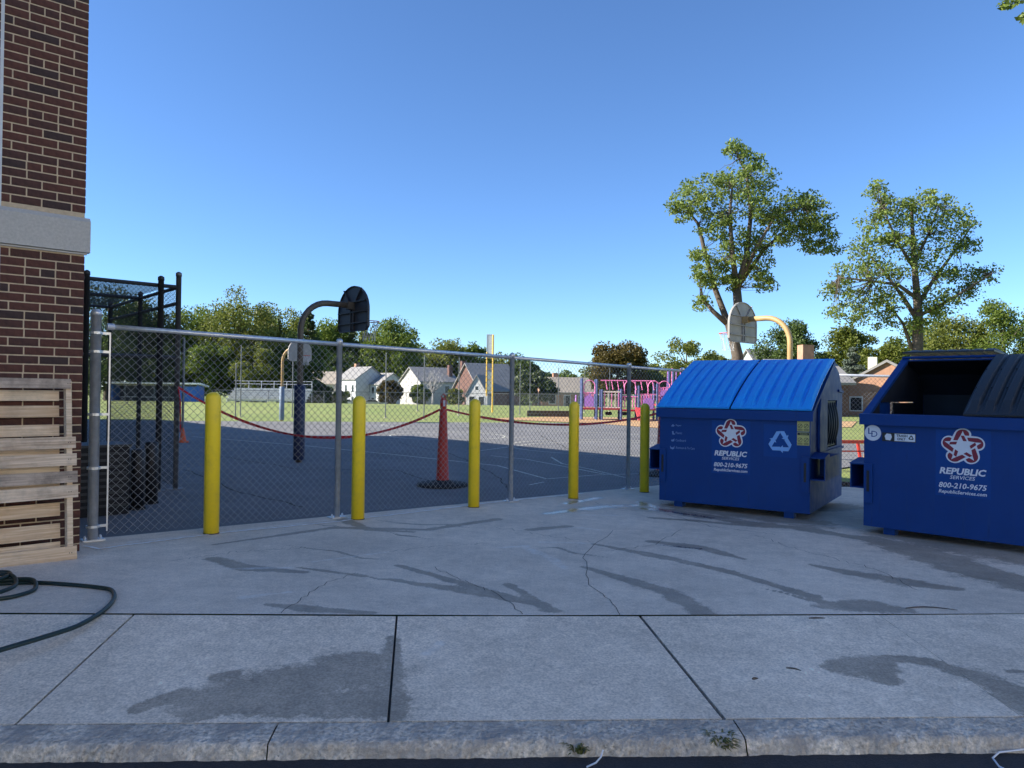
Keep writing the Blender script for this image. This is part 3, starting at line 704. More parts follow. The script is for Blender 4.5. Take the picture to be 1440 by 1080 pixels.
def recycle(parent, cx, cz, R):
    b = MB()
    for k in range(3):
        a = 2*PI*k/3
        rot = lambda x, y: (cx+R*(x*math.cos(a)-y*math.sin(a)), cz+R*(x*math.sin(a)+y*math.cos(a)))
        plate(b, [rot(*p) for p in [(-.56, .30), (-.28, .80), (-.02, .84), (.02, .78), (-.30, .17)]], -.0040)
        plate(b, [rot(*p) for p in [(.03, .84), (.28, .84), (.47, .50), (.60, .57), (.50, .17), (.10, .28), (.22, .35), (-.03, .76)]], -.0042)
    b.build('recycling_symbol', 'd_lblue', parent)
W_, D_ = 1.83, 2.0
def slope(y): return 1.245 + y*(1.88-1.245)/1.28
def dumpster(loc, rz, label, opened):
    T = thing('dumpster', loc, label, 'dumpster', None, rz)
    b = MB(); t_ = .012; zb = .085
    hole = (.42, 1.62, .79, 1.385)
    for x0 in (0, W_-t_):
        x1 = x0+t_
        b.prism([(0, zb), (hole[0], zb), (hole[0], slope(hole[0])), (0, slope(0))], 'x', x0, x1)
        b.prism([(hole[0], zb), (hole[1], zb), (hole[1], hole[2]), (hole[0], hole[2])], 'x', x0, x1)
        b.prism([(hole[0], hole[3]), (hole[1], hole[3]), (hole[1], 1.80), (1.28, 1.88), (hole[0], slope(hole[0]))], 'x', x0, x1)
        b.prism([(hole[1], zb), (D_, zb), (D_, 1.50), (1.76, 1.745), (hole[1], 1.80)], 'x', x0, x1)
    b.box((W_/2, .006, (zb+1.245)/2), (W_-2*t_-.001, .012, 1.245-zb))
    b.box((W_/2, D_-.006, (zb+1.5)/2), (W_-2*t_-.001, .012, 1.5-zb))
    for (ya, za), (yb, zb2) in (((D_, 1.5), (1.76, 1.745)), ((1.76, 1.745), (1.28, 1.88))):
        b.prism([(ya, za), (yb, zb2), (yb-.004, zb2-.012), (ya-.010, za-.010)], 'x', t_, W_-t_)
    b.box((W_/2, D_/2, zb+.006), (W_-2*t_-.002, D_-.03, .012))
    body = b.build('body', 'blue', T)
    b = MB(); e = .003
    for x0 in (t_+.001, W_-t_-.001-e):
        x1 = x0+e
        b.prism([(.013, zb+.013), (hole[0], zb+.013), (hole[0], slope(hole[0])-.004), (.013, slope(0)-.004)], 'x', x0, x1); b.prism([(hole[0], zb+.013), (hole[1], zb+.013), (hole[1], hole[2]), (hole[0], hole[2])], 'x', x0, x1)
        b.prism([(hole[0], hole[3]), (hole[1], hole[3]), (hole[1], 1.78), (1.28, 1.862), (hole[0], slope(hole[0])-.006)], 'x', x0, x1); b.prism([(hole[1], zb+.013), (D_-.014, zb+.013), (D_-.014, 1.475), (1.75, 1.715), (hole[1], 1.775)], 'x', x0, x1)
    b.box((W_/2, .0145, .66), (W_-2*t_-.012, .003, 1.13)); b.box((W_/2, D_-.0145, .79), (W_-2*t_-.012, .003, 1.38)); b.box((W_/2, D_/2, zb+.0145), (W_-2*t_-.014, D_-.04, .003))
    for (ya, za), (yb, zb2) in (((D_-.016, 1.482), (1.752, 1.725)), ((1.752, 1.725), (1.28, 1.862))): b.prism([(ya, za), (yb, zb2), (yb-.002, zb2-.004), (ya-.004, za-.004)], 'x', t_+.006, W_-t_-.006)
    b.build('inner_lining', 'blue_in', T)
    # rim channel along front and side rails along the slope
    MB().prism([(-.045, 1.15), (-.045, 1.262), (.02, 1.268), (.02, 1.24), (-.002, 1.235), (-.002, 1.15)], 'x', -.035, W_+.035).build('front_rim', 'blue', T)
    for x0, x1 in ((-.03, .045), (W_-.045, W_+.03)):
        MB().prism([(.021, slope(.02)-.028), (.021, slope(.02)+.008), (1.30, 1.892), (1.30, 1.85)], 'x', x0, x1).build('side_rim', 'blue', T)
    MB().tube([(-.02, 1.30, 1.905), (W_+.02, 1.30, 1.905)], .016, 8).build('hinge_rod', 'blue', T)
    for xf in (.24, W_-.24):
        for yf in (.10, D_-.15): MB().box((xf, yf, .040), (.11, .12, .092)).build('foot', 'blue', T)
    # fork sleeves
    for sgn, xs in ((-1, 0), (1, W_)):
        b = MB(); x0, x1 = sorted((xs+sgn*.0005, xs+sgn*.155)); z0, z1, y0, y1 = .47, .73, .04, .90
        b.box(((x0+x1)/2, (y0+y1)/2, z1-.006), (x1-x0, y1-y0, .012)); b.box(((x0+x1)/2, (y0+y1)/2, z0+.006), (x1-x0, y1-y0, .012))
        b.box((xs+sgn*.149, (y0+y1)/2, (z0+z1)/2), (.012, y1-y0-.002, z1-z0-.024))
        b.box(((x0+x1)/2, y0+.45, (z0+z1)/2), (x1-x0-.02, .01, z1-z0-.03))
        sv = b.build('fork_sleeve', 'blue', T)
        MB().prism([(y0-.03, z1+.004), (y0+.25, z1+.05), (y0+.25, z1+.001), (y0-.03, z1-.003)], 'x', x0, x1).build('flare_plate', 'blue', sv)
        # corner stiffener with a slot on the front face
        xc = .05 if sgn < 0 else W_-.05
        st = MB().prism([(xc-.042, .33), (xc+.042, .33), (xc+.042, .74), (xc-.042, .74)], 'y', -.026, -.0005).build('corner_stiffener', 'blue', T)
        MB().box((xc, -.027, .56), (.026, .006, .22)).build('slot', 'black', st)
        # side door
        xo = xs+sgn*.0
        xa, xb = sorted((xo-sgn*.03, xo-sgn*.016))
        dr = MB().prism([(.84, .80), (1.60, .80), (1.60, 1.375), (.84, 1.375)], 'x', xa, xb).build('side_door', 'black', T)
        for yv in (.93, 1.08, 1.23, 1.38, 1.52):
            pts = [(xo-sgn*(.018-.028*math.sin(PI*k/10)), yv, .815+.545*k/10) for k in range(11)]
            MB().tube(pts, [.012+.022*math.sin(PI*k/10) for k in range(11)], 8).build('door_rib', 'lid_black', dr, smooth=True)
        xa, xb = sorted((xo+sgn*.004, xo+sgn*.032)); sl_ = MB().prism([(.40, .77), (.82, .77), (.82, 1.41), (.42, 1.41), (.38, 1.2), (.38, .82)], 'x', xa, xb).build('sliding_panel', 'blue', T)
        xa, xb = sorted((xo+sgn*.001, xo+sgn*.03)); MB().prism([(.36, .735), (1.97, .735), (1.97, .765), (.36, .765)], 'x', xa, xb).build('door_track', 'blue', T)
        xa, xb = sorted((xo+sgn*.001, xo+sgn*.02)); MB().prism([(1.66, 1.50), (1.985, 1.485), (1.985, 1.515), (1.66, 1.53)], 'x', xa, xb).build('seam', 'blue', T)
    # lids
    def lidmesh(w_, L):
        nr = 7; per = w_/nr; cols = []
        for k in range(nr):
            for s_, hgt in ((.0, 0), (.10, 0), (.26, .95), (.34, 1), (.70, 1), (.78, .95), (.94, 0)): cols.append((k*per+s_*per, hgt))
        cols.append((w_, 0)); nyy = 14; V = []
        for top in (1, 0):
            for j in range(nyy+1):
                v = j/nyy; fade = min(1, max(0, (v-.045)/.06))*min(1, max(0, (1-v)/.05))
                for x, hg in cols:
                    edge = min(1, min(x, w_-x)/.03)
                    z_ = .045*math.sin(PI*v)**.9 + .034*hg*fade
                    V.append((x, v*L, z_ + (.012 if top else -.006)))
        nc = len(cols); n_ = nc*(nyy+1); Fs = []
        for j in range(nyy):
            for i in range(nc-1):
                a = j*nc+i; Fs.append((a, a+1, a+nc+1, a+nc)); Fs.append((n_+a, n_+a+nc, n_+a+nc+1, n_+a+1))
        edge = [i for i in range(nc)] + [j*nc+nc-1 for j in range(1, nyy+1)] + [nyy*nc+i for i in range(nc-2, -1, -1)] + [j*nc for j in range(nyy-1, 0, -1)]
        for a, c in zip(edge, edge[1:]+edge[:1]): Fs.append((a, n_+a, n_+c, c))
        m_ = MB(); m_.v = V; m_.f = Fs; return m_
    ang = math.atan2(1.90-1.268, 1.30+.05); L = math.hypot(1.90-1.268, 1.35)+.01; lw = W_/2+.01
    for k, x0 in enumerate((-.022, W_/2+.012)):
        lm = 'lid_blue' if not opened else 'lid_black'
        lid = lidmesh(lw, L).build('lid', lm, T)
        if opened and k == 0:
            lid.location = (x0+lw, 1.32, 1.935); lid.location = (x0, 1.31, 1.965); lid.rotation_euler = (math.radians(-7), 0, 0)
        else:
            lid.location = (x0, -.05, 1.276); lid.rotation_euler = (ang, 0, 0)
        bt = MB()
        for r_ in range(7):
            for v in (.35, .66):
                z_ = .045*math.sin(PI*v)**.9+.012
                bt.lathe([(.009, 0), (.009, .008), (.004, .012)], 6, ((r_+.02)*lw/7+.008, v*L, z_))
        bt.build('lid_bolts', lm, lid)
    # decals
    logo(T, W_/2, .968, .168)
    pt = MB(); plate(pt, [(W_/2-.235, .48), (W_/2+.235, .48), (W_/2+.235, 1.13), (W_/2-.235, 1.13)], -.0012); pt.build('decal_ground', 'd_patch', T)
    put_text('REPUBLIC', W_/2, .728, .40, .066, 'd_white', T, shear=.2, bold=.035)
    put_text('SERVICES', W_/2, .668, .215, .034, 'd_white', T, shear=.2, bold=.01)
    put_text('800-210-9675', W_/2, .588, .41, .055, 'd_white', T, shear=.2, bold=.02)
    put_text('RepublicServices.com', W_/2, .520, .41, .045, 'd_white', T, shear=.2, bold=.02)
    if not opened:
        pt = MB(); plate(pt, [(W_*.818-.19, .72), (W_*.818+.19, .72), (W_*.818+.19, 1.10), (W_*.818-.19, 1.10)], -.0012); pt.build('decal_ground', 'd_patch', T)
        recycle(T, W_*.818, .895, .155)
        for zc in (1.105, .945):
            y_ = MB(); plate(y_, [(W_-.145, zc-.075), (W_-.01, zc-.075), (W_-.01, zc+.075), (W_-.145, zc+.075)], -.002); wl = y_.build('warning_label', 'd_yellow', T)
            y_ = MB(); plate(y_, [(W_-.141, zc+.042), (W_-.014, zc+.042), (W_-.014, zc+.070), (W_-.141, zc+.070)], -.0030); y_.build('header_bar', 'd_black', wl)
            put_text('WARNING', W_-.072, zc+.056, .085, .018, 'd_yellow', wl, y=-.0042)
            for xx in (W_-.112, W_-.045):
                y_ = MB(); o1, i1 = circ(xx, zc-.012, .026, 20), circ(xx, zc-.012, .021, 20)
                y_.add([(p[0], -.0034, p[1]) for p in o1+i1], [(a, (a+1) % 20, 20+(a+1) % 20, 20+a) for a in range(20)]); plate(y_, [(xx-.017, zc-.026), (xx-.012, zc-.03), (xx+.017, zc+.002), (xx+.012, zc+.006)], -.0034)
                y_.build('pictogram', 'd_black', wl)
                y_ = MB()
                for q_ in range(3): plate(y_, [(xx-.028, zc-.05-.008*q_), (xx+.028, zc-.05-.008*q_), (xx+.028, zc-.046-.008*q_), (xx-.028, zc-.046-.008*q_)], -.0034)
                y_.build('small_print', 'd_black', wl)
        for k, (s_, w2) in enumerate((('Paper', .075), ('Plastic', .085), ('Cardboard', .135), ('Aluminum & Tin Cans', .25))):
            zc = 1.045-.093*k; x0 = .215
            put_text(s_, x0+w2/2, zc, w2, .03, 'd_pale', T, bold=.01)
            ic = MB()
            if k == 0: plate(ic, [(x0-.065, zc-.012), (x0-.04, zc+.016), (x0-.015, zc-.002), (x0-.03, zc-.016)], -.003)
            elif k == 1: plate(ic, [(x0-.05, zc+.02), (x0-.03, zc+.02), (x0-.028, zc-.006), (x0-.012, zc-.012), (x0-.015, zc-.024), (x0-.045, zc-.022)], -.003)
            elif k == 2: plate(ic, [(x0-.065, zc), (x0-.05, zc-.02), (x0-.02, zc-.014), (x0-.016, zc+.022), (x0-.034, zc+.008)], -.003)
            else: plate(ic, [(x0-.075, zc+.022), (x0-.06, zc), (x0-.03, zc), (x0-.015, zc+.022), (x0-.018, zc-.016), (x0-.04, zc-.026), (x0-.07, zc-.016)], -.003)
            ic.build('list_icon', 'd_pale', T)
    else:
        st = MB(); plate(st, circ(.088, 1.065, .082), -.0022); st = st.build('round_sticker', 'd_white', T)
        put_text('L', .065, 1.085, .045, .062, 'd_patch', st, y=-.0040); put_text('D', .105, 1.055, .06, .062, 'd_patch', st, y=-.0040); put_text('School District', .088, 1.012, .08, .010, 'd_patch', st, y=-.004) if False else None
        sg = MB(); plate(sg, [(.18, .985), (.50, .985), (.50, 1.075), (.18, 1.075)], -.002); sg = sg.build('trash_sign', 'd_black', T)
        q_ = MB(); plate(q_, [(.30, .992), (.494, .992), (.494, 1.068), (.30, 1.068)], -.003); q_.build('sign_panel', 'd_white', sg)
        q_ = MB(); plate(q_, [(.215, 1.0), (.26, .995), (.275, 1.03), (.265, 1.062), (.225, 1.066), (.205, 1.04)], -.003); q_.build('sign_picture', 'd_white', sg)
        put_text('TRASH', .37, 1.048, .105, .026, 'd_black', sg, bold=.03, y=-.0045); put_text('ONLY', .365, 1.015, .08, .026, 'd_black', sg, bold=.03, y=-.0045)
        q_ = MB()
        for kk in range(3):
            a = 2*PI*kk/3; pts = [(.457+.026*(x*math.cos(a)-y*math.sin(a)), 1.03+.026*(x*math.sin(a)+y*math.cos(a))) for x, y in [(-.6, .25), (-.2, .95), (.3, .95), (.6, .4), (.2, .3), (0, .6), (-.3, .1)]]; plate(q_, pts, -.0042)
        q_.build('sign_symbol', 'd_black', sg)
    return T
def place_d(fl, fr, off):
    # body bottom corners seen in the picture stand .085 m above the pad
    def on(px):
        r = ray(*px); b_, c_ = -.0185*FX, -.0185*FY; a_ = padz(0, 0)+.085
        return CAM + (a_-CAM[2])/(r[2]-b_*r[0]-c_*r[1])*r
    A, B = on(fl), on(fr); rz = math.atan2(B[1]-A[1], B[0]-A[0]); print('dumpster', A, B, np.linalg.norm(B-A), math.degrees(rz))
    c_ = A[:2] + .9*np.array([math.cos(rz), math.sin(rz)]) + 1.0*np.array([-math.sin(rz), math.cos(rz)])
    return (A[0], A[1], padz(*c_)+.004), rz
l1, r1 = place_d((927, 700.7), (1136.8, 721.8), 0); dumpster(l1, r1, 'blue steel dumpster with closed bright blue ribbed lids and recycling symbol', False)
l2, r2 = place_d((1214.2, 736.7), (1440, 766), 0); dumpster(l2, r2, 'blue steel dumpster with black lids, one thrown open, and trash sign', True)
# ------------------------------------------------------------------ cage, posts and odds beside the school
cg = FP(2.42, 5.37, 0); CG = thing('batting_cage', tuple(cg), 'tall dark chain link cage beside the brick school', 'cage')
def cl(f, p, z): v = FP(f, p, z)-cg; return (v.x, v.y, v.z)
for f, p, r_, m_, hz in ((2.42, 5.37, .04, 'dark_galv', 3.32), (2.14, 5.30, .042, 'black_pipe', 3.22), (2.42, 7.4, .036, 'black_pipe', 3.2), (2.42, 9.4, .036, 'black_pipe', 3.2), (1.15, 5.37, .038, 'black_pipe', 3.2), (.1, 5.37, .038, 'black_pipe', 3.2), (.1, 9.4, .038, 'black_pipe', 3.2), (1.3, 9.4, .036, 'black_pipe', 3.2)):
    b = MB(); b.lathe([(r_, 0), (r_, hz), (r_*1.15, hz), (r_*1.1, hz+.05), (r_*.4, hz+.07)], 12, cl(f, p, 0)); po = b.build('post', m_, CG, smooth=True)
    MB().box(np.array(cl(f, p, .006)), (.22, .16, .012), rz=rzF).build('base_plate', 'dark_galv', po)
for a, c in (((0, 5.37, 3.15), (2.42, 5.37, 3.15)), ((2.42, 5.37, 3.15), (2.42, 9.4, 3.15)), ((.1, 9.4, 3.15), (2.42, 9.4, 3.15)), ((0, 5.37, 2.05), (2.42, 5.37, 2.05)), ((0, 7.4, 3.15), (2.42, 7.4, 3.15)), ((1.15, 5.37, 3.15), (1.15, 9.4, 3.15)), ((2.42, 5.37, 2.9), (2.42, 9.4, 2.9))):
    MB().tube([cl(*a), cl(*c)], .03, 8).build('rail', 'black_pipe', CG)
for (f0, p0, f1, p1) in ((0.1, 5.40, 2.40, 5.40), (2.40, 5.40, 2.40, 9.38), (.1, 9.38, 2.4, 9.38)):
    P0, P1, nrm = wires(FP(f0, p0), FP(f1, p1), .06, .06, 3.08, .066); V, Fq = wiremesh(P0, P1, nrm, .0026)
    o = npmesh('wire_mesh', V-np.array(cg), Fq, 'black_pipe', CG); o['kind'] = 'stuff'
# roof mesh
P0, P1, nrm = wires((0, 0), (2.3, 0), 0, 0, 3.95, .078)
def roofmap(Pq):
    return np.stack([CX+(Pq[:, 0]+.1)*FX-(5.4+Pq[:, 2])*FY, CY+(Pq[:, 0]+.1)*FY+(5.4+Pq[:, 2])*FX, np.full(len(Pq), 3.18)], -1)
Q0, Q1 = roofmap(P0), roofmap(P1); n3 = np.array([0, 0, 1.]); t = Q1-Q0; t /= np.linalg.norm(t, axis=1)[:, None]+1e-9; u = np.cross(t, n3); V = []
for a in range(3):
    o_ = (math.cos(2*PI*a/3)*n3+math.sin(2*PI*a/3)*u)*.0026; V.append(np.stack([Q0+o_, Q1+o_], 1))
V = np.stack(V, 1).reshape(-1, 3); k = np.arange(len(Q0))*6; Fq = np.concatenate([np.stack([k+2*a, k+2*((a+1) % 3), k+2*((a+1) % 3)+1, k+2*a+1], -1) for a in range(3)])
o = npmesh('roof_mesh', V-np.array(cg), Fq, 'black_pipe', CG); o['kind'] = 'stuff'
for k, (px, h_, lab) in enumerate((((174, 712), .70, 'short black post by the utility box'), ((193, 716), .78, 'short black post between the other two black posts'), ((212, 708), .84, 'tallest short black post near the cage gate'))):
    q = onz(*px); b = MB(); b.lathe([(.085, 0), (.085, h_-.02), (.07, h_), (.03, h_+.005)], 16, (0, 0, 0)); t = thing('post', tuple(q), lab, 'post', 'short black posts in front of the cage')
    b.build('shaft', 'black', t, smooth=True); MB().lathe([(.1, 0), (.1, .02), (.09, .025)], 16).build('collar', 'rubber', t)
q = onz(142, 726); UB = thing('utility_box', (q[0], q[1], 0), 'dark ribbed utility box behind the fence end post', 'utility box', rz=rzF)
MB().box((0, .3, .42), (.62, .6, .84)).build('cabinet', 'rubber', UB)
for k in range(9): MB().box((0, -.006, .12+.08*k), (.56, .01, .03)).build('louvre', 'black_pipe', UB)
MB().box((0, .3, .855), (.66, .64, .03)).build('lid', 'black_pipe', UB)
def cone(loc, h, lab):
    T = thing('traffic_cone', loc, lab, 'cone'); MB().lathe([(.28*h, .035), (.24*h, .04), (.07*h, h*.97), (.05*h, h)], 18).build('cone', 'orange', T, smooth=True); MB().box((0, 0, .018), (.75*h, .75*h, .034), rz=.4).build('base', 'orange', T)
q = onz(257, 622); cone(tuple(q), .42, 'orange traffic cone at the foot of a thin pole on the court')
TP = thing('tether_pole', (q[0]-.02, q[1]+.02, 0), 'thin dark pole rising out of the orange cone on the court', 'pole'); MB().lathe([(.035, 0), (.035, 3.0), (.02, 3.03)], 10).build('pole', 'dark_galv', TP); MB().lathe([(.05, 0), (.05, .02), (.03, .03)], 10).build('socket', 'dark_galv', TP)
# ------------------------------------------------------------------ red stanchions and strap
def stanchion(px, lab, h=1.46):
    q = onz(*px); T = thing('stanchion', tuple(q), lab, 'stanchion', None)
    MB().lathe([(.42, 0), (.43, .015), (.41, .045), (.20, .06), (.12, .10)], 28).build('rubber_base', 'rubber', T, smooth=True)
    MB().lathe([(.115, .09), (.108, .10), (.075, .9), (.060, 1.26), (.045, 1.27), (.045, 1.29), (.055, 1.30), (.055, h-.03), (.03, h)], 20).build('tube', 'red', T, smooth=True)
    b = MB(); n = 10; b.tube([(0, .0, h-.02), (-.04, 0, h+.03), (0, 0, h+.07), (.04, 0, h+.03), (0, 0, h-.02)], .012, 6); b.build('handle', 'red', T)
    MB().box((0.02, -.056, 1.375), (.035, .006, .10)).build('reflector', 'd_white', T)
    return Vector(q)
s1 = stanchion((622, 683), 'red stanchion on a black rubber base in the middle of the strap')
s2 = stanchion((930, 668), 'red stanchion half hidden behind the blue container')
ca = FP(2.42, 5.32, 1.59)
def strapline(a, c, sag, name, lab):
    a, c = Vector(a), Vector(c); n = 30; b = MB(); d = (c-a); s = Vector((-d.y, d.x, 0)).normalized()
    for i in range(n+1):
        t = i/n; p = a+d*t; z = p.z - sag*4*t*(1-t); tw = .7*math.sin(t*9+1)
        hv = Vector((0, 0, math.cos(tw)))*.022+s*.022*math.sin(tw)
        for sg in (1, -1):
            for e in (.0015, -.0015): b.v.append(tuple(Vector((p.x, p.y, z))+hv*sg+s*e))
    for i in range(n):
        k = 4*i
        b.f += [(k, k+4, k+6, k+2), (k+1, k+3, k+7, k+5), (k, k+1, k+5, k+4), (k+2, k+6, k+7, k+3)]
    o = b.build(name, 'strap', org=tuple(a)); tag(o, lab, 'strap'); return o
strapline(ca, s1+Vector((-.05, -.02, 1.27)), .62, 'barrier_strap', 'red strap sagging between the cage post and the red stanchion')
strapline(s1+Vector((.05, 0, 1.27)), s2+Vector((-.05, 0, 1.2)), .24, 'barrier_strap', 'thin red strap sagging between the two red stanchions')
b = MB(); b.tube([tuple(ca), tuple(ca+Vector((.05, -.03, -.2))), tuple(ca+Vector((.06, -.03, -.7)))], .012, 6); tag(b.build('strap_tail', 'strap', org=tuple(ca)), 'loose red strap end hanging down the cage post', 'strap')
# low red barrier seen between the containers
q = onz(1197, 661); RB = thing('barrier', (q[0], q[1], 0), 'low red rail barrier seen between the two blue containers', 'barrier', rz=.1)
MB().box((0, 0, .60), (2.4, .09, .07)).build('rail', 'red', RB); MB().box((0, 0, .40), (2.3, .03, .03)).build('rail', 'red', RB)
for x in (-1.1, .25, 1.1):
    MB().box((x, -.10, .29), (.05, .05, .60), M3=Matrix.Rotation(.28, 3, 'X')).build('leg', 'hoop_pole', RB); MB().box((x, .10, .29), (.05, .05, .60), M3=Matrix.Rotation(-.28, 3, 'X')).build('leg', 'red', RB)
# ------------------------------------------------------------------ basketball hoops
def hoop(base, rz, lab, pole, board, padm, rearside=True, hpole=3.35, ext=1.25):
    T = thing('basketball_hoop', base, lab, 'hoop', 'gooseneck hoops round the court', rz)
    T.scale = (1, 1, 1.035)
    pts = [(0, 0, 0), (0, 0, 2.75)] + [(.62-.62*math.cos(a), 0, 2.75+.62*math.sin(a)) for a in np.linspace(.2, PI/2, 8)] + [(ext-.12, 0, 3.37)]
    MB().tube(pts, .065, 12).build('pole', pole, T, smooth=True)
    MB().lathe([(.115, .05), (.12, .06), (.12, 1.60), (.10, 1.62)], 18).build('pole_pad', padm, T, smooth=True)
    # fan shaped board in the y-z plane
    w2 = .70; poly = [(-w2, 2.88), (-w2+.10, 2.80), (w2-.10, 2.80), (w2, 2.88), (w2, 3.25)] + [(w2*math.cos(a), 3.25+.55*math.sin(a)) for a in np.linspace(.15, PI-.15, 14)] + [(-w2, 3.25)]
    bd = MB().prism(poly, 'x', ext, ext+.035).build('backboard', board, T)
    rb = MB()
    for z_ in (2.98, 3.22, 3.45):
        hw = w2-.03 if z_ < 3.3 else .60
        rb.box((ext-.022, 0, z_), (.04, hw*2, .022))
    for y_ in (-.05, .05): rb.box((ext-.024, y_, 3.12), (.044, .02, .60))
    for sg in (-1, 1): rb.box((ext-.02, sg*.27, 3.58), (.04, .018, .40), M3=Matrix.Rotation(sg*-.75, 3, 'X'))
    n = len(poly)
    pr = [(ext-.012, p[0]*.985, 3.2+(p[1]-3.2)*.985) for p in poly]; rb.tube(pr+[pr[0]], .014, 6); rb.build('ribs', board, bd)
    MB().box((ext-.09, 0, 3.36), (.16, .14, .16)).build('bracket', pole, T)
    rc = (ext+.035+.15+.23, 0, 3.05)
    rm = MB().tube([(rc[0]+.23*math.cos(a), .23*math.sin(a), rc[2]) for a in np.linspace(0, 2*PI, 25)], .010, 6).build('rim', 'rim', T)
    MB().box((ext+.11, 0, 3.045), (.16, .10, .03)).build('rim_plate', 'rim', rm)
    nb = MB()
    for k in range(12):
        for s_ in (1, -1):
            a0 = 2*PI*k/12
            pts = [(rc[0]+r_*math.cos(a0+s_*.13*j), r_*math.sin(a0+s_*.13*j), rc[2]-.11*j) for j, r_ in enumerate((.23, .19, .155, .14, .145))]
            nb.tube(pts, .005, 4)
    nb.build('net', 'net', T)
    return T
hq = onz(420, 650); hoop((hq[0], hq[1], 0), math.atan2(FY, FX)-.03, 'dark gooseneck basketball hoop with navy pole pad behind the fence', 'hoop_dark', 'board_dark', 'pad_blue')
hq = onz(396, 592); hoop((hq[0], hq[1], 0), math.atan2(FX, -FY)+PI+.25, 'far basketball hoop with faded blue pole pad near the field', 'hoop_pole', 'board', 'pad_pale')
q = atd(1110, 600, 18.0); hoop((q[0], 18.0, 0), math.atan2(FX, -FY)+.04, 'sunlit tan gooseneck basketball hoop rising above the blue lids', 'hoop_pole', 'board', 'pad_pale')
# ------------------------------------------------------------------ field things
for k, (x, yt, yb) in enumerate(((338, 487, 586), (331, 512, 590), (411, 500, 588), (542, 497, 588), (587, 520, 578), (596, 500, 590), (645, 503, 584), (731, 512, 584), (745, 510, 582), (785, 517, 580), (822, 520, 580), (857, 518, 579))):
    q = onz(x, yb); d = q[1]; zt = atd(x, yt, d)[2]
    T = thing('net_pole', tuple(q), 'thin grey pole of the ball net along the field edge', 'pole', 'thin net poles along the field edge')
    MB().lathe([(.032, 0), (.028, zt), (.015, zt+.04)], 8).build('shaft', 'dark_galv', T); MB().lathe([(.09, 0), (.09, .03), (.05, .04)], 8).build('footing', 'kerb', T)
# field fence
def farfence(pts, h, lab, step=3.0):
    T = thing('field_fence', (pts[0][0], pts[0][1], terr(*pts[0])), lab, 'fence'); o_ = np.array(T.location)
    for a, c in zip(pts[:-1], pts[1:]):
        A = np.array([a[0], a[1], terr(*a)]); B = np.array([c[0], c[1], terr(*c)]); L = np.linalg.norm(B-A); n = int(L/step)
        MB().tube([A+[0, 0, h]-o_, B+[0, 0, h]-o_], .035, 6).build('top_rail', 'dark_galv', T)
        for i in range(n+1): MB().tube([A+(B-A)*i/n-o_, A+(B-A)*i/n+[0, 0, h]-o_], .035, 6).build('post', 'dark_galv', T)
        P0, P1, nrm = wires(A, B, A[2], B[2], h, .30); V, Fq = wiremesh(P0, P1, nrm, .006); o = npmesh('wire_mesh', V-o_, Fq, 'dark_galv', T); o['kind'] = 'stuff'
farfence([(-34, 84), (-6, 86), (9, 82), (18, 70)], 1.35, 'low grey chain link fence along the far side of the ball field')
farfence([(10.5, 52), (24, 54)], 1.3, 'low chain link fence behind the play structure')
# dugout
q = atd(222, 562, 84); DG = thing('dugout', (q[0], 84, -.03), 'blue and white dugout at the far left of the field', 'dugout', rz=.06)
MB().box((0, 1.0, 1.0), (9.6, .2, 2.0)).build('back_wall', 'black_pipe', DG)  # near-black colour stands in for the shade inside the dugout
for x in (-4.7, 4.7): MB().box((x, 0, .95), (.2, 1.8, 1.9)).build('side_wall', 'dug_blue', DG)
MB().box((3.6, -.92, .85), (2.0, .08, 1.7)).build('front_panel', 'dug_blue', DG)
MB().prism([(-1.4, 1.95), (1.4, 1.65), (1.4, 1.8), (-1.4, 2.12)], 'x', -5.2, 5.2).build('roof', 'dug_white', DG)
for x in (-3.2, -1.6, 0, 1.6, 3.2): MB().box((x, -1.0, .98), (.12, .12, 1.96)).build('post', 'dark_galv', DG)
MB().box((0, .6, .45), (8.6, .35, .08)).build('bench', 'alu', DG)
# bleachers
q = atd(378, 562, 88); BL = thing('bleachers', (q[0], 87, terr(0, 87)), 'silver metal bleachers beside the dugout across the field', 'bleachers')
for k in range(5):
    MB().box((0, k*.62, .45+k*.30), (9.4, .30, .06)).build('seat_plank', 'alu', BL); MB().box((0, k*.62+.33, .18+k*.30), (9.4, .26, .05)).build('foot_plank', 'alu', BL); MB().box((0, k*.62+.20, .32+k*.30), (9.4, .03, .24)).build('riser', 'alu', BL)
for x in np.linspace(-4.6, 4.6, 7):
    MB().tube([(x, 0, 0), (x, 0, .42)], .03, 6).build('leg', 'alu', BL); MB().tube([(x, 2.9, 0), (x, 2.9, 2.55)], .03, 6).build('leg', 'alu', BL); MB().tube([(x, 0, .3), (x, 2.9, 1.8)], .03, 6).build('brace', 'alu', BL)
for z_ in (2.2, 2.55): MB().tube([(-4.6, 2.9, z_), (4.6, 2.9, z_)], .03, 6).build('guard_rail', 'alu', BL)
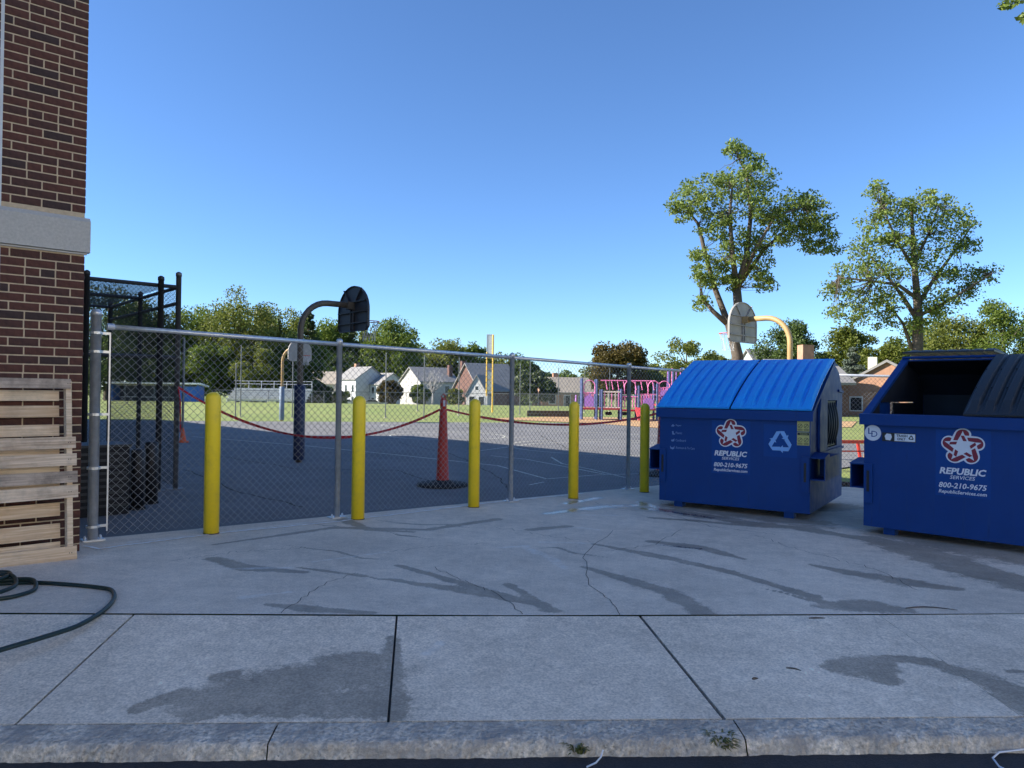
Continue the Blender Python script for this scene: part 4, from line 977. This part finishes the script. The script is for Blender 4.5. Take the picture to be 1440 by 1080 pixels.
# foul pole
q = onz(690, 580); FPo = thing('foul_pole', tuple(q), 'yellow foul pole with tall white mesh panel beside the field', 'foul pole'); s_ = 1/(F0/q[1])
MB().lathe([(.06, 0), (.06, 5.7), (.03, 5.75)], 10, (.12, 0, 0)).build('pole', 'pole_yellow', FPo); MB().lathe([(.05, 1.2), (.05, 4.4), (.03, 4.45)], 10, (-.33, 0, 0)).build('side_pole', 'pole_yellow', FPo)
for z_ in (1.6, 2.4, 3.2, 4.0): MB().box((-.1, 0, z_), (.46, .04, .04)).build('rung', 'pole_yellow', FPo)
MB().box((-.12, .02, 4.85), (.40, .02, 1.75)).build('mesh_panel', 'mesh_white', FPo); MB().box((-.12, .02, 5.74), (.46, .04, .04)).build('panel_frame', 'mesh_white', FPo); MB().box((-.34, .02, 4.85), (.04, .04, 1.75)).build('panel_frame', 'mesh_white', FPo)
MB().box((-.1, .02, 2.2), (.40, .02, 1.6)).build('mesh_panel', 'mesh_white', FPo)
# timber edge
q = onz(772, 586); TE = thing('timber_edge', (q[0], q[1], 0), 'low dark timber edging beside the wood chips', 'edging', rz=.1)
for k in range(2): MB().box((0, 0, .1+.19*k), (2.8, .2, .18)).build('timber', 'bark', TE)
# ------------------------------------------------------------------ playground
q = onz(868, 590); PG = thing('play_structure', (q[0], q[1], 0), 'pink and purple play structure with red decks on wood chips', 'play structure', rz=-.05)
R_ = random.Random(3)
pxs = [-2.1, -1.25, -.95, .15, 1.15, 2.2, 3.1, 4.2]
for i, x in enumerate(pxs):
    for y in (-.7, .7):
        h_ = (2.35, 2.3, 1.7, 1.75, 1.95, 2.1, 2.9, 2.6)[i]; MB().lathe([(.065, 0), (.065, h_), (.03, h_+.05)], 10, (x, y, 0)).build('post', 'pg_blue', PG)
for x0, x1, z_ in ((-2.1, -.95, .62), (-.95, .15, .62), (.15, 1.15, .55), (1.15, 2.2, .62), (2.2, 3.1, .9), (3.1, 4.2, .9)): MB().box(((x0+x1)/2, 0, z_), (x1-x0-.02, 1.3, .1)).build('deck', 'pg_red', PG)
for x0, x1, z0, z1 in ((-2.05, -1.3, .7, 1.55), (1.2, 2.15, .7, 1.5), (2.25, 3.05, 1.0, 1.9), (3.15, 4.15, 1.0, 2.0), (.2, 1.1, .7, 1.35)):
    for y in (-.7, .7):
        MB().tube([(x0, y, z1), (x1, y, z1)], .025, 6).build('rail', 'pg_pink', PG); n = int((x1-x0)/.13)
        for i in range(1, n): MB().tube([(x0+(x1-x0)*i/n, y, z0), (x0+(x1-x0)*i/n, y, z1)], .024, 5).build('bar', 'pg_pink' if i % 3 else 'pg_purple', PG)
for x, y, z_ in ((-1.7, -.72, 1.05), (1.7, -.72, .95), (2.65, -.72, 1.4)): MB().prism([(x-.28, z_-.3), (x+.28, z_-.3), (x+.28, z_+.2), (x+.12, z_+.34), (x-.12, z_+.34), (x-.28, z_+.2)], 'y', y-.02, y+.02).build('panel', 'pg_purple', PG)
MB().box((-.4, -.72, 1.62), (1.0, .04, .09)).build('panel', 'pg_cream', PG); MB().box((-.4, -.72, .72), (1.0, .04, .06)).build('panel', 'pg_cream', PG)
for i in range(5): MB().box((-.8+.2*i, -.72, 1.15), (.05, .03, .85)).build('bar', 'pg_cream' if i % 2 else 'pg_pink', PG)
for x in (-1.68, .65, 2.0, 2.6, 3.6):
    MB().tube([(x-.32, -.7, 1.5)] + [(x-.32*math.cos(a), -.7, 1.95+.32*math.sin(a)) for a in np.linspace(0, PI, 9)] + [(x+.32, -.7, 1.5)], .03, 6).build('arch', 'pg_pink', PG)
MB().tube([(-1.0, 0, 2.28), (2.2, 0, 2.28)], .035, 6).build('rail', 'pg_pink', PG)
for i in range(9): MB().tube([(-.7+.34*i, 0, 2.28), (-.7+.34*i+.1, 0, 1.75)], .026, 5).build('bar', 'pg_pink', PG)
for i in range(6): MB().tube([(2.9+.25*i, .3, .9), (2.95+.25*i, .3, 2.9+.15*(i % 2))], .03, 5).build('bar', 'pg_pink' if i % 2 else 'pg_purple', PG)
MB().prism([(-.7, .62), (-2.0, .06), (-2.2, .06), (-2.2, .12), (-.7, .75)], 'x', .95, 1.45).build('slide', 'pg_red', PG)
for k in range(4): MB().tube([(-2.45+.0*k, -.3, .12+.15*k), (-2.45, .3, .12+.15*k)], .025, 6).build('ladder_rung', 'pg_purple', PG)
for y in (-.3, .3): MB().tube([(-2.5, y, 0), (-2.42, y, 1.4)], .035, 6).build('ladder_rail', 'pg_purple', PG)
for x in (-.5, .4): MB().lathe([(.12, .25), (.2, .28), (.2, .4), (.12, .45)], 10, (x, .1, 0)).build('tyre_step', 'rubber', PG)
# ------------------------------------------------------------------ houses
def house(px, d, zb, w_, dp, eave, ridge, rz, wallm, roofm, lab, cat='house', chim=None, wins=(), gable_m=None, ov=.35):
    q = atd(px, 550, d); T = thing('house', (q[0], d, zb), lab, cat, 'houses beyond the ball field', rz)
    b = MB(); hw, hd = w_/2, dp/2
    b.prism([(-hd, 0), (hd, 0), (hd, eave), (0, ridge), (-hd, eave)], 'x', -hw, hw); b.build('wall', wallm, T)
    th = .18; sl = (ridge-eave)/hd
    rf = MB(); rf.prism([(-hd-ov, eave-ov*sl+.02), (0, ridge+.02), (hd+ov, eave-ov*sl+.02), (hd+ov, eave-ov*sl+.02+th), (0, ridge+.02+th*1.2), (-hd-ov, eave-ov*sl+.02+th)], 'x', -hw-ov, hw+ov); rfo = rf.build('roof', roofm, T)
    if chim:
        for cx_, cy_, cw, ct, cm in chim: MB().box((cx_, cy_, (eave+ct)/2), (cw, cw, ct-eave)).build('chimney', cm, rfo); 
    for side, a, z_, ww, wh in wins:   # side: 'f' front (-y), 'l' (-x), 'r' (+x)
        if side == 'f': c = (a, -hd, z_); s1_, s2_ = (ww, .08, wh), (ww+.2, .05, wh+.2)
        elif side == 'l': c = (-hw, a, z_); s1_, s2_ = (.08, ww, wh), (.05, ww+.2, wh+.2)
        else: c = (hw, a, z_); s1_, s2_ = (.08, ww, wh), (.05, ww+.2, wh+.2)
        wo = MB().box(c, s2_).build('window', 'trim', T); MB().box(c, s1_).build('pane', 'glass', wo)
    return T
wf = [('f', -3, 4.2, .9, 1.5), ('f', 0, 4.2, .9, 1.5), ('f', 3, 4.2, .9, 1.5), ('f', -3, 1.5, .9, 1.5), ('f', 0, 1.3, 1.0, 2.1), ('f', 3, 1.5, .9, 1.5), ('r', 0, 4.2, .9, 1.5), ('r', 0, 1.5, .9, 1.5)]
th_ = -.83
house(448, 180, -2.4, 11, 9, 5.2, 8.0, -.1, 'greywall', 'roof_tan', 'grey house with tan roof partly behind trees', wins=[('f', -2, 3.6, 1, 1.4), ('f', 2, 3.6, 1, 1.4)])
house(508, 172, -2.4, 8.5, 8, 6.3, 9.0, th_, 'white_wall', 'roof_grey', 'white two storey house with small red chimney', chim=[(-3.0, .5, .9, 10.0, 'brick_wall')], wins=wf)
house(543, 170, -2.4, 5.5, 7, 5.2, 7.6, th_, 'white_wall', 'roof_grey', 'lower white house joined beside the two storey white one', wins=[('f', 0, 3.8, 1, 1.5), ('r', 0, 3.6, .9, 1.4), ('f', 0, 1.4, 1, 1.5)])
house(603, 150, -1.9, 8.5, 8.5, 5.2, 7.9, .62, 'greywall', 'roof_grey', 'grey stucco house with dark grey roof and tall brick chimney', chim=[(3.4, -2.5, .8, 8.6, 'brick_wall2')], wins=[('f', -1.5, 3.6, 1, 1.5), ('f', 1.8, 3.6, 1, 1.5), ('l', -1, 3.6, 1, 1.5)])
house(684, 128, -1.3, 8.0, 9.5, 3.0, 7.4, .55, 'brick_wall2', 'roof_grey', 'steep roofed house with white front gable and tall chimney', chim=[(-3.6, 2.0, .7, 8.0, 'brick_wall2')], wins=[('r', 0, 2.0, 1.2, 1.4)])
q = atd(678, 550, 123); GH = house(676, 122, -1.2, 4.5, 3.6, 2.2, 5.2, PI/2-.25, 'white_wall', 'roof_grey', 'white gabled porch front of the steep roofed house', wins=[('l', 0, 3.2, .5, .6), ('l', -.8, 1.2, .9, 1.3), ('l', .8, 1.2, .9, 1.3)], ov=.2)
house(790, 130, -1.3, 9, 7, 2.8, 5.2, .2, 'brick_wall', 'roof_tan', 'small low brick house with pale trim beyond the fence', chim=[(-1, 1, .8, 6.2, 'brick_wall')], wins=[('f', -2.6, 1.5, 1.1, 1.3), ('f', 0, 1.2, 1.0, 2.0), ('f', 2.6, 1.5, 1.1, 1.3)])
house(1254, 62, -.1, 9, 7.4, 2.15, 4.3, PI/2-.55, 'brick_wall', 'roof_grey', 'peach brick house with white trim seen between the containers', chim=[(1.5, 1.6, .7, 5.0, 'cream')], wins=[('l', 2.2, 1.0, .8, 1.0)], ov=.25)
house(1122, 58, -.1, 5, 6, 2.6, 4.2, .1, 'brick_wall2', 'roof_grey', 'house with red chimney just above the blue lids', chim=[(.35, -.5, .9, 5.55, 'brick_wall')], wins=[('f', 0, 1.4, 1, 1.3)])
house(1072, 108, -.7, 5, 7, 5.2, 8.6, .3, 'white_wall', 'roof_grey', 'house with pale grey roof behind the sunlit hoop', wins=[('f', 0, 1.6, 1, 1.3)])
# ------------------------------------------------------------------ parked cars
def car(px, d, z0, rz, m_, lab):
    q = atd(px, 560, d); T = thing('parked_car', (q[0], d, z0), lab, 'car', 'cars parked along the far road', rz)
    b = MB(); prof = [(-2.2, .35), (2.2, .35), (2.25, .75), (1.2, .92), (.5, 1.42), (-1.0, 1.45), (-1.75, 1.0), (-2.25, .92)]; b.prism([(x, z) for x, z in prof], 'y', -.85, .85); b.build('body', m_, T)
    for y in (-.86, .86): MB().prism([(1.0, .95), (.45, 1.36), (-.95, 1.38), (-1.5, 1.0)], 'y', y-.01, y+.01).build('window', 'glass', T)
    for x in (-1.4, 1.4):
        for y in (-.8, .8): MB().tube([(x, y-.1, .33), (x, y+.1, .33)], .33, 14).build('wheel', 'rubber', T)
    for y in (-.6, .6): MB().box((2.22, y, .68), (.06, .3, .15)).build('headlight', 'trim', T)
car(488, 158, terr(0, 158), .3, 'car_white', 'white car parked before the white house'); car(524, 158, terr(0, 158), .3, 'car_silver', 'silver car parked right of the white car')
# ------------------------------------------------------------------ trees
def leafquads(C, size, up=.3, asp=.55):
    n = len(C); a = rng.normal(size=(n, 3)); a[:, 2] += up*rng.normal(size=n); a /= np.linalg.norm(a, axis=1)[:, None]
    b_ = rng.normal(size=(n, 3)); b_ -= a*(a*b_).sum(1)[:, None]; b_ /= np.linalg.norm(b_, axis=1)[:, None]
    s = (np.asarray(size)*rng.uniform(.7, 1.3, n))[:, None]
    V = np.stack([C-a*s*.5, C+b_*s*asp*.5, C+a*s*.5, C-b_*s*asp*.5], 1).reshape(-1, 3); k = np.arange(n)*4
    return V, np.stack([k, k+1, k+2, k+3], -1)
def clumpcloud(cs, rs, per, flat=.75):
    out = []
    for c, r_ in zip(cs, rs):
        n = per; d = rng.normal(size=(n, 3)); d /= np.linalg.norm(d, axis=1)[:, None]
        d *= (rng.random(n)**.45)[:, None]*r_; d[:, 2] *= flat; out.append(np.array(c)+d)
    return np.concatenate(out)
def limb(b, a, c, r0, r1, wob=.06, n=6):
    a, c = Vector(a), Vector(c); L = (c-a).length; pts = []
    for i in range(n+1):
        t = i/n; j = Vector((random.uniform(-1, 1), random.uniform(-1, 1), random.uniform(-1, 1)))*wob*L*(0 if i in (0, n) else 1); pts.append(a.lerp(c, t)+j*.5)
    b.tube(pts, [r0+(r1-r0)*i/n for i in range(n+1)], 7)
def tree(px, d, topy, hw_px, kind, leafm, lab, low=.12, zb=None, n=6500, ls=None, name='tree', group='background trees'):
    s = F0/d; q = atd(px, 550, d); zb = terr(0, d) if zb is None else zb
    top = atd(px, topy, d)[2]; H_ = top-zb; Rw = hw_px/s
    T = thing(name, (q[0], d, zb), lab, 'tree', group)
    tr = MB(); tr.tube([(0, 0, -.2), (Rw*.02, 0, H_*.3), (0, Rw*.03, H_*.8)], [H_*.028, H_*.02, H_*.006], 8)
    n = int(n*1.9); K = max(26, int(60*max(.6, H_/14))); cs = []; rs = []
    for i in range(K):
        if kind == 'cone':
            v = random.random()**1.25; rr = Rw*(1-v*.93)*random.uniform(.45, 1); a = random.uniform(0, 2*PI); cs.append((rr*math.cos(a), rr*math.sin(a), H_*(low+(1-low)*v*.97))); rs.append(Rw*(.42-.25*v))
        else:
            while True:
                p = np.array([random.uniform(-1, 1) for _ in range(3)]); rr = np.linalg.norm(p)
                if .2 < rr < 1: break
            h0 = H_*low; hc = (H_-h0)/2; z_ = h0+hc+p[2]*hc*.92
            cs.append((p[0]*Rw*.88, p[1]*Rw*.88, z_)); rs.append(min(Rw, hc)*random.uniform(.24, .44))
    for c in random.sample(cs, min(9, len(cs))): limb(tr, (0, 0, min(c[2]*.75, H_*.6)), c, H_*.008, H_*.002)
    tr.build('trunk', 'bark', T)
    C = clumpcloud(cs, rs, max(60, n//K), .8 if kind != 'cone' else .45); C = C[C[:, 2] > .1]
    V, Fq = leafquads(C, ls or max(.22, d*.0036)); npmesh('crown', V, Fq, leafm, T)
    return T
tree(150, 100, 392, 62, 'round', 'leaf_dark', 'dark broad tree seen through the cage')
tree(205, 108, 418, 50, 'round', 'leaf_dark', 'dark tree just right of the cage roof')
tree(470, 205, 452, 40, 'round', 'leaf_mid', 'green tree filling behind the dark hoop net', low=.03, n=6500)
tree(520, 215, 462, 34, 'round', 'leaf_olive', 'olive tree left of the rounded tree behind the white house', low=.03, n=5500)
tree(425, 120, 446, 36, 'round', 'leaf_mid', 'green tree tucked behind the hoop pole', low=.02, n=5500)
tree(180, 118, 428, 46, 'round', 'leaf_mid', 'green tree between the two dark trees by the cage', low=.02, n=5000)
tree(300, 122, 425, 46, 'round', 'leaf_mid', 'green tree left of the tallest olive tree', low=.02, n=6000)
tree(372, 124, 432, 46, 'round', 'leaf_mid', 'green tree right behind the tallest olive tree', low=.02, n=6000)
tree(570, 225, 478, 40, 'round', 'leaf_mid', 'green tree between the rounded tree and the grey house', low=.02, n=5000)
tree(262, 106, 430, 48, 'round', 'leaf_mid', 'mid green tree between the cage and the tallest tree', low=.05)
tree(335, 104, 402, 56, 'round', 'leaf_olive', 'tallest olive tree behind the far hoop', low=.05, n=9000)
tree(392, 112, 420, 42, 'round', 'leaf_olive', 'olive tree between the tallest tree and the dark hoop', low=.03, n=7500)
tree(432, 116, 436, 30, 'cone', 'leaf_con', 'pointed conifer behind the dark gooseneck hoop', low=.02)
tree(300, 98, 478, 45, 'round', 'leaf_mid', 'lower green tree behind the dugout end', low=.02, n=5000)
tree(360, 98, 482, 42, 'round', 'leaf_olive', 'lower olive tree behind the bleachers', low=.02, n=5000)
tree(415, 102, 470, 36, 'round', 'leaf_dark', 'dark tree right of the bleachers', low=.02, n=5000)
tree(225, 96, 488, 45, 'round', 'leaf_dark', 'dark low tree behind the dugout roof', low=.02, n=4500)
tree(150, 95, 470, 50, 'round', 'leaf_dark', 'low dark tree behind the cage posts', low=.02, n=4500)
tree(462, 200, 446, 34, 'round', 'leaf_mid', 'green tree under the dark backboard', low=.05)
tree(494, 198, 456, 22, 'cone', 'leaf_con', 'narrow conifer beneath the dark hoop net', low=.03, n=4500)
tree(552, 195, 447, 44, 'round', 'leaf_mid', 'rounded tree rising behind the white house', low=.1, n=6500)
tree(515, 200, 474, 32, 'round', 'leaf_dark', 'dark tree above the white house roof', low=.05, n=5000)
tree(470, 190, 490, 34, 'round', 'leaf_dark', 'dark tree filling behind the grey tan-roofed house', low=.05, n=4500)
tree(625, 215, 474, 38, 'round', 'leaf_olive', 'olive tree behind the grey stucco house', low=.05)
tree(585, 205, 500, 30, 'round', 'leaf_dark', 'dark tree between the white and grey houses', low=.05, n=4000)
tree(668, 220, 484, 30, 'round', 'leaf_mid', 'green tree behind the foul pole', low=.05, n=5000)
tree(600, 230, 490, 60, 'round', 'leaf_mid', 'wide green tree far behind the grey stucco house', low=.0, n=5500)
tree(710, 240, 500, 50, 'round', 'leaf_olive', 'wide olive tree far behind the steep roofed house', low=.0, n=5000)
tree(548, 140, 533, 18, 'round', 'leaf_brown', 'brownish bush before the white houses', low=.02, n=3500, name='bush')
tree(590, 140, 540, 14, 'round', 'leaf_mid', 'small green shrub at the corner of the grey stucco house', low=.02, n=2500, name='bush')
tree(480, 150, 546, 12, 'round', 'leaf_mid', 'small green shrub at the foot of the white house', low=.02, n=2000, name='bush')
tree(640, 118, 545, 13, 'round', 'leaf_olive', 'small olive shrub beside the white porch gable', low=.02, n=2000, name='bush')
tree(455, 150, 538, 16, 'round', 'leaf_dark', 'dark shrub beside the grey tan-roofed house', low=.02, n=2500, name='bush')
tree(735, 190, 499, 26, 'round', 'leaf_dark', 'dark tree right of the steep roofed house', low=.03, n=4000)
tree(752, 110, 520, 34, 'round', 'leaf_con', 'dark spreading evergreen before the low brick house', low=.04, n=5500)
for k, (x, ty, hw, d, m_) in enumerate(((800, 524, 34, 210, 'leaf_mid'), (770, 522, 30, 220, 'leaf_dark'), (835, 518, 30, 150, 'leaf_olive'))):
    tree(x, d, ty, hw, 'round', m_, ('green tree far behind the low brick house', 'dark distant tree behind the spreading evergreen', 'olive tree left of the turning tree')[k], low=.03, n=4500)
tree(868, 88, 480, 48, 'round', 'leaf_brown', 'tree turning brown behind the play structure', low=.08, n=8000)
tree(905, 92, 508, 40, 'round', 'leaf_olive', 'olive tree behind the right end of the play structure', low=.03, n=5000)
tree(965, 70, 474, 44, 'round', 'leaf_olive', 'layered open tree left of the tall pruned tree', low=.35, n=2600)
tree(945, 96, 505, 42, 'round', 'leaf_lime', 'yellowish tree low behind the blue lids', low=.03, n=5000)
tree(1010, 90, 490, 40, 'round', 'leaf_lime', 'light green tree at the foot of the tall pruned tree', low=.03, n=5000)
tree(1112, 92, 446, 50, 'round', 'leaf_dark', 'dark rounded tree behind the sunlit hoop', low=.05, n=8500)
tree(1195, 105, 453, 42, 'round', 'leaf_lime', 'light green tree right of the sunlit hoop', low=.05, n=6500)
tree(1198, 66, 488, 34, 'cone', 'leaf_blue', 'silvery blue spruce beside the peach brick house', low=.02, n=7500)
tree(1248, 72, 470, 36, 'round', 'leaf_lime', 'yellow green tree left of the tall oak trunk', low=.06, n=6000)
tree(1350, 84, 428, 55, 'round', 'leaf_olive', 'olive tree right of the tall oak', low=.05, n=8000)
tree(1412, 80, 420, 56, 'round', 'leaf_mid', 'green tree at the end of the row right of the oak', low=.05, n=8000)
tree(1300, 96, 446, 50, 'round', 'leaf_mid', 'green tree behind the oak trunk', low=.05, n=6500)
tree(1480, 82, 426, 55, 'round', 'leaf_olive', 'olive tree past the end of the row', low=.05, n=5000)
for k, (x, y, h_, w_) in enumerate(((29, 26, 12, 5.5), (40, 33, 13, 6), (38, 40, 12, 6), (50, 36, 14, 7))):   # trees right of the frame, mirrored in the container's side
    T = tree(720+F0*x/y, y, 550-(h_-1.6)*F0/y, w_*F0/y, 'round', 'leaf_mid', ('green tree right of the court nearest the play area', 'wide green tree right of the court close to the bed', 'broad green tree standing farthest right of the court', 'tallest green tree right of the court')[k], low=.1, n=3500, group='trees right of the court')
# the bare tree
q = atd(608, 560, 125); T = thing('bare_tree', (q[0], 125, terr(0, 125)), 'leafless grey tree before the grey stucco house', 'tree'); b = MB()
b.tube([(0, 0, -.1), (.1, 0, 2.2)], [.18, .14], 7)
b.build('trunk', 'greywall', T); b = MB()
for i in range(22):
    a = random.uniform(0, 2*PI); p1 = Vector((math.cos(a)*random.uniform(.5, 2), math.sin(a), random.uniform(3.5, 5))); limb(b, (.1, 0, 2.1), p1, .06, .03)
    for j in range(3): limb(b, p1, p1+Vector((random.uniform(-1, 1), random.uniform(-.8, .8), random.uniform(.3, 1.6))), .028, .012, n=3)
b.build('crown', 'greywall', T)
# two big trees built from limbs read off the photograph
def bigtree(d, base_px, trunk, limbs, clumps, leafm, lab, per, ls, cat='tree', spread=.5):
    s = F0/d; qb = atd(base_px[0], base_px[1], d); zb = -.03; T = thing('shade_tree', (qb[0], d, zb), lab, cat, None); org = np.array([qb[0], d, zb])
    def W(x, y, off=0): return atd(x, y, d+off)-np.array([qb[0], d, zb])*np.array([1, 1, 1])
    tb = MB(); allp = []
    for pts, r0, r1 in [trunk]+limbs:
        P_ = [W(x, y, o_) for x, y, o_ in pts]; n = len(P_); tb.tube(P_, [(r0+(r1-r0)*i/(n-1)) for i in range(n)], 9); allp += P_[1:]
    allp = np.array(allp)
    cs, rs = [], []
    for x, y, r_ in clumps:
        for k in range(max(6, int(r_/1.15))):
            a = random.uniform(0, 2*PI); rr = r_*math.sqrt(random.random())
            off = random.uniform(-1, 1)*spread*r_/s*3.0; c = W(x+rr*math.cos(a), y+rr*math.sin(a)*.85, off); cs.append(c); rs.append(random.uniform(.34, .80)*min(1.0, .55+r_/60))
    for c in cs:
        j = np.argmin(np.linalg.norm(allp-np.array(c), axis=1)); limb(tb, allp[j], c, .018, .004, n=4, wob=.10)
    tb.build('trunk', 'bark', T, smooth=True)
    C = clumpcloud(cs, rs, per, .65); V, Fq = leafquads(C, ls); npmesh('crown', V, Fq, leafm, T); return T
bigtree(45, (1036, 610), ([(1036, 625, 0), (1036, 560, 0), (1037, 500, 0), (1030, 470, 0), (1038, 430, 0), (1036, 405, 0)], .42, .25),
 [([(1037, 500, 0), (1022, 450, .5), (1005, 405, .7), (990, 350, 1), (982, 315, 1), (970, 300, 1)], .24, .06), ([(1022, 455, 0), (1003, 438, 0), (988, 420, .2)], .17, .11),
  ([(1036, 405, 0), (1030, 360, -.6), (1026, 300, -1), (1030, 260, -1)], .2, .05), ([(1036, 405, 0), (1050, 360, -.5), (1056, 300, 0), (1050, 245, 0), (1038, 222, 0)], .2, .04), ([(1040, 400, 0), (1075, 350, .8), (1110, 320, 1), (1150, 315, 1)], .15, .04), ([(1042, 395, 0), (1065, 345, -1), (1090, 305, -1.5), (1130, 290, -1)], .13, .04)],
 [(970, 275, 24), (1000, 268, 26), (960, 300, 14), (1032, 262, 28), (1060, 258, 30), (1040, 215, 12), (1030, 208, 10), (1060, 230, 14), (1050, 300, 34), (1085, 285, 30), (1120, 300, 30), (1140, 285, 22), (1155, 320, 24), (1120, 325, 26), (1165, 345, 14), (1085, 325, 28), (1005, 320, 22), (985, 365, 16), (1015, 370, 18), (1035, 350, 22), (1065, 360, 22), (1060, 390, 16), (1030, 395, 14), (982, 382, 14), (1000, 395, 14), (1075, 400, 12), (985, 425, 12), (950, 285, 10), (1140, 345, 12), (1010, 300, 20)],
 'leaf_oak', 'tall pruned tree with bare cut limb behind the blue lids', 40, .19)
bigtree(40, (1284, 610), ([(1284, 625, 0), (1286, 560, 0), (1290, 490, 0), (1291, 440, 0), (1288, 400, 0), (1284, 350, 0), (1282, 290, 0)], .40, .07),
 [([(1290, 450, 0), (1268, 415, .4), (1245, 385, .6), (1215, 350, 1)], .14, .03), ([(1290, 420, 0), (1262, 400, -.6), (1225, 395, -1), (1180, 390, -1.2)], .12, .03), ([(1290, 430, 0), (1315, 390, .4), (1345, 350, .8), (1365, 320, 1)], .13, .03), ([(1290, 445, 0), (1330, 425, -.5), (1370, 400, -.8), (1395, 385, -1)], .11, .03), ([(1286, 370, 0), (1305, 330, .5), (1320, 290, .8)], .1, .03), ([(1287, 380, 0), (1262, 340, -.5), (1240, 290, -.8)], .1, .03), ([(1282, 490, 0), (1270, 455, .3), (1255, 435, .6)], .11, .04)],
 [(1238, 275, 16), (1250, 300, 22), (1225, 310, 18), (1270, 300, 22), (1295, 290, 20), (1318, 280, 16), (1335, 300, 20), (1355, 315, 18), (1310, 320, 24), (1280, 335, 26), (1245, 340, 24), (1215, 345, 20), (1340, 345, 20), (1365, 345, 12), (1205, 375, 20), (1180, 390, 18), (1170, 410, 12), (1230, 380, 24), (1265, 380, 24), (1300, 370, 22), (1330, 385, 20), (1360, 390, 18), (1390, 385, 14), (1195, 420, 20), (1225, 420, 24), (1175, 440, 12), (1260, 420, 22), (1310, 420, 20), (1340, 420, 18), (1365, 410, 12), (1210, 445, 14), (1245, 450, 18), (1320, 435, 14), (1290, 455, 14), (1235, 262, 8)],
 'leaf_oak', 'open crowned oak with dark trunk behind the open dumpster', 28, .17)
# overhanging street tree at the upper right corner
SX, SY = 11.6, 13.0; T = thing('street_tree', (SX, SY, .05), 'leafy branch tips of a tree hanging in from the right', 'tree'); b = MB(); b.tube([(0, 0, -.2), (.1, .1, 4), (0, .2, 8), (.1, 0, 11)], [.22, .18, .12, .04], 9); cs = []; rs = []
tips = [atd(1424, 3, 12)-np.array([SX, SY, .05]), atd(1441, 24, 12)-np.array([SX, SY, .05]), atd(1436, -8, 12)-np.array([SX, SY, .05]), atd(1412, 7, 12.2)-np.array([SX, SY, .05])]
for i in range(60):
    a = random.uniform(0, 2*PI); rr = random.uniform(.6, 2.3); cs.append((rr*math.cos(a)+.4, rr*math.sin(a), random.uniform(9.2, 12.5))); rs.append(random.uniform(.3, .5))
for c in cs[:24]: limb(b, (0, 0, 7.5+random.random()*2), c, .04, .01, n=4)
jn = tips[1]+np.array([.5, .1, .35])
limb(b, (0, 0, 7.6), jn, .04, .014, n=5)
for c in tips: limb(b, jn, c, .010, .004, n=3)
b.build('trunk', 'bark', T); C = np.concatenate([clumpcloud(cs, rs, 40), clumpcloud(tips, [.13, .10, .16, .11], 26)]); V, Fq = leafquads(C, .11); npmesh('crown', V, Fq, 'leaf_oak', T)
# ------------------------------------------------------------------ small things on the ground
def tuft(px, z_, lab, n=60, h=.07, plane=None):
    q = onz(*px, z_); T = []
    V = []; Fs = []
    for i in range(n):
        a = random.uniform(0, 2*PI); r_ = random.uniform(0, .04); c = np.array([r_*math.cos(a), r_*math.sin(a)*.5, 0]); d = np.array([math.cos(a), math.sin(a), 0])*random.uniform(.2, 1.0)*h; w3 = np.array([-math.sin(a), math.cos(a), 0])*.0055
        hh = random.uniform(.35, 1)*h; m_ = c+d*.5+[0, 0, hh*.8]; e = c+d*1.1+[0, 0, hh*.75]; k = len(V); V += [c-w3, c+w3, m_+w3*.8, m_-w3*.8, e]; Fs += [(k, k+1, k+2, k+3), (k+3, k+2, k+4, k+4)]
    me = bpy.data.meshes.new('weed'); me.from_pydata([tuple(v) for v in V], [], [tuple(dict.fromkeys(f)) for f in Fs]); me.materials.append(M['weed']); o = link('weed_tuft', me, None, tuple(q)); tag(o, lab, 'weed'); return o
tuft((815, 1058), .10, 'small brownish weed tuft at the kerb crack', 70, .055); tuft((1016, 1052), .10, 'larger green weed tuft growing from the kerb joint', 120, .075)
def litter(px, L, rz, lab, m='bark', zf=onpad, r_=.004, bend=.15):
    q = zf(*px); b = MB(); pts = [(-L/2+L*t/5, bend*L*math.sin(PI*t/5), r_+.003) for t in range(6)]; b.tube(pts, [r_*.7, r_, r_*1.1, r_, r_*.8, r_*.4], 6); o = b.build('twig', m, None); o.location = tuple(q); o.rotation_euler = (0, 0, rz); tag(o, lab, 'twig'); return o
litter((1310, 858), .32, -.1, 'long dark twig lying near the slab joint')
slabz = lambda x, y: onz(x, y, .17+.07*max(0, min(1, (1012-y)/146)))
litter((1149, 871), .10, .05, 'short dark stick on the paving before the containers', zf=slabz, r_=.005, bend=.03); litter((1116, 943), .07, -.5, 'small dark twig on the wide paving slab', zf=slabz); litter((1062, 957), .03, .2, 'tiny dark leaf scrap on the wide paving slab', zf=slabz, r_=.006)
b = MB(); pq = [onz(x, y, .095) for x, y in ((1480, 1058), (1440, 1056), (1405, 1060), (1396, 1068), (1405, 1080), (1425, 1090))]; tag(b.tube([Vector(p)+Vector((0, 0, .006)) for p in pq], .004, 6).build('cord', 'd_white', org=tuple(pq[2])), 'pale cord curling on the street by the kerb', 'cord')
b = MB(); pq = [onz(x, y, .095+.02*i) for i, (x, y) in enumerate(((825, 1080), (838, 1074), (845, 1066), (848, 1056)))]; tag(b.tube([Vector(p)+Vector((0, 0, .004)) for p in pq], .0035, 6).build('cord', 'd_white', org=tuple(pq[0])), 'short white string end beside the small weed tuft', 'cord')
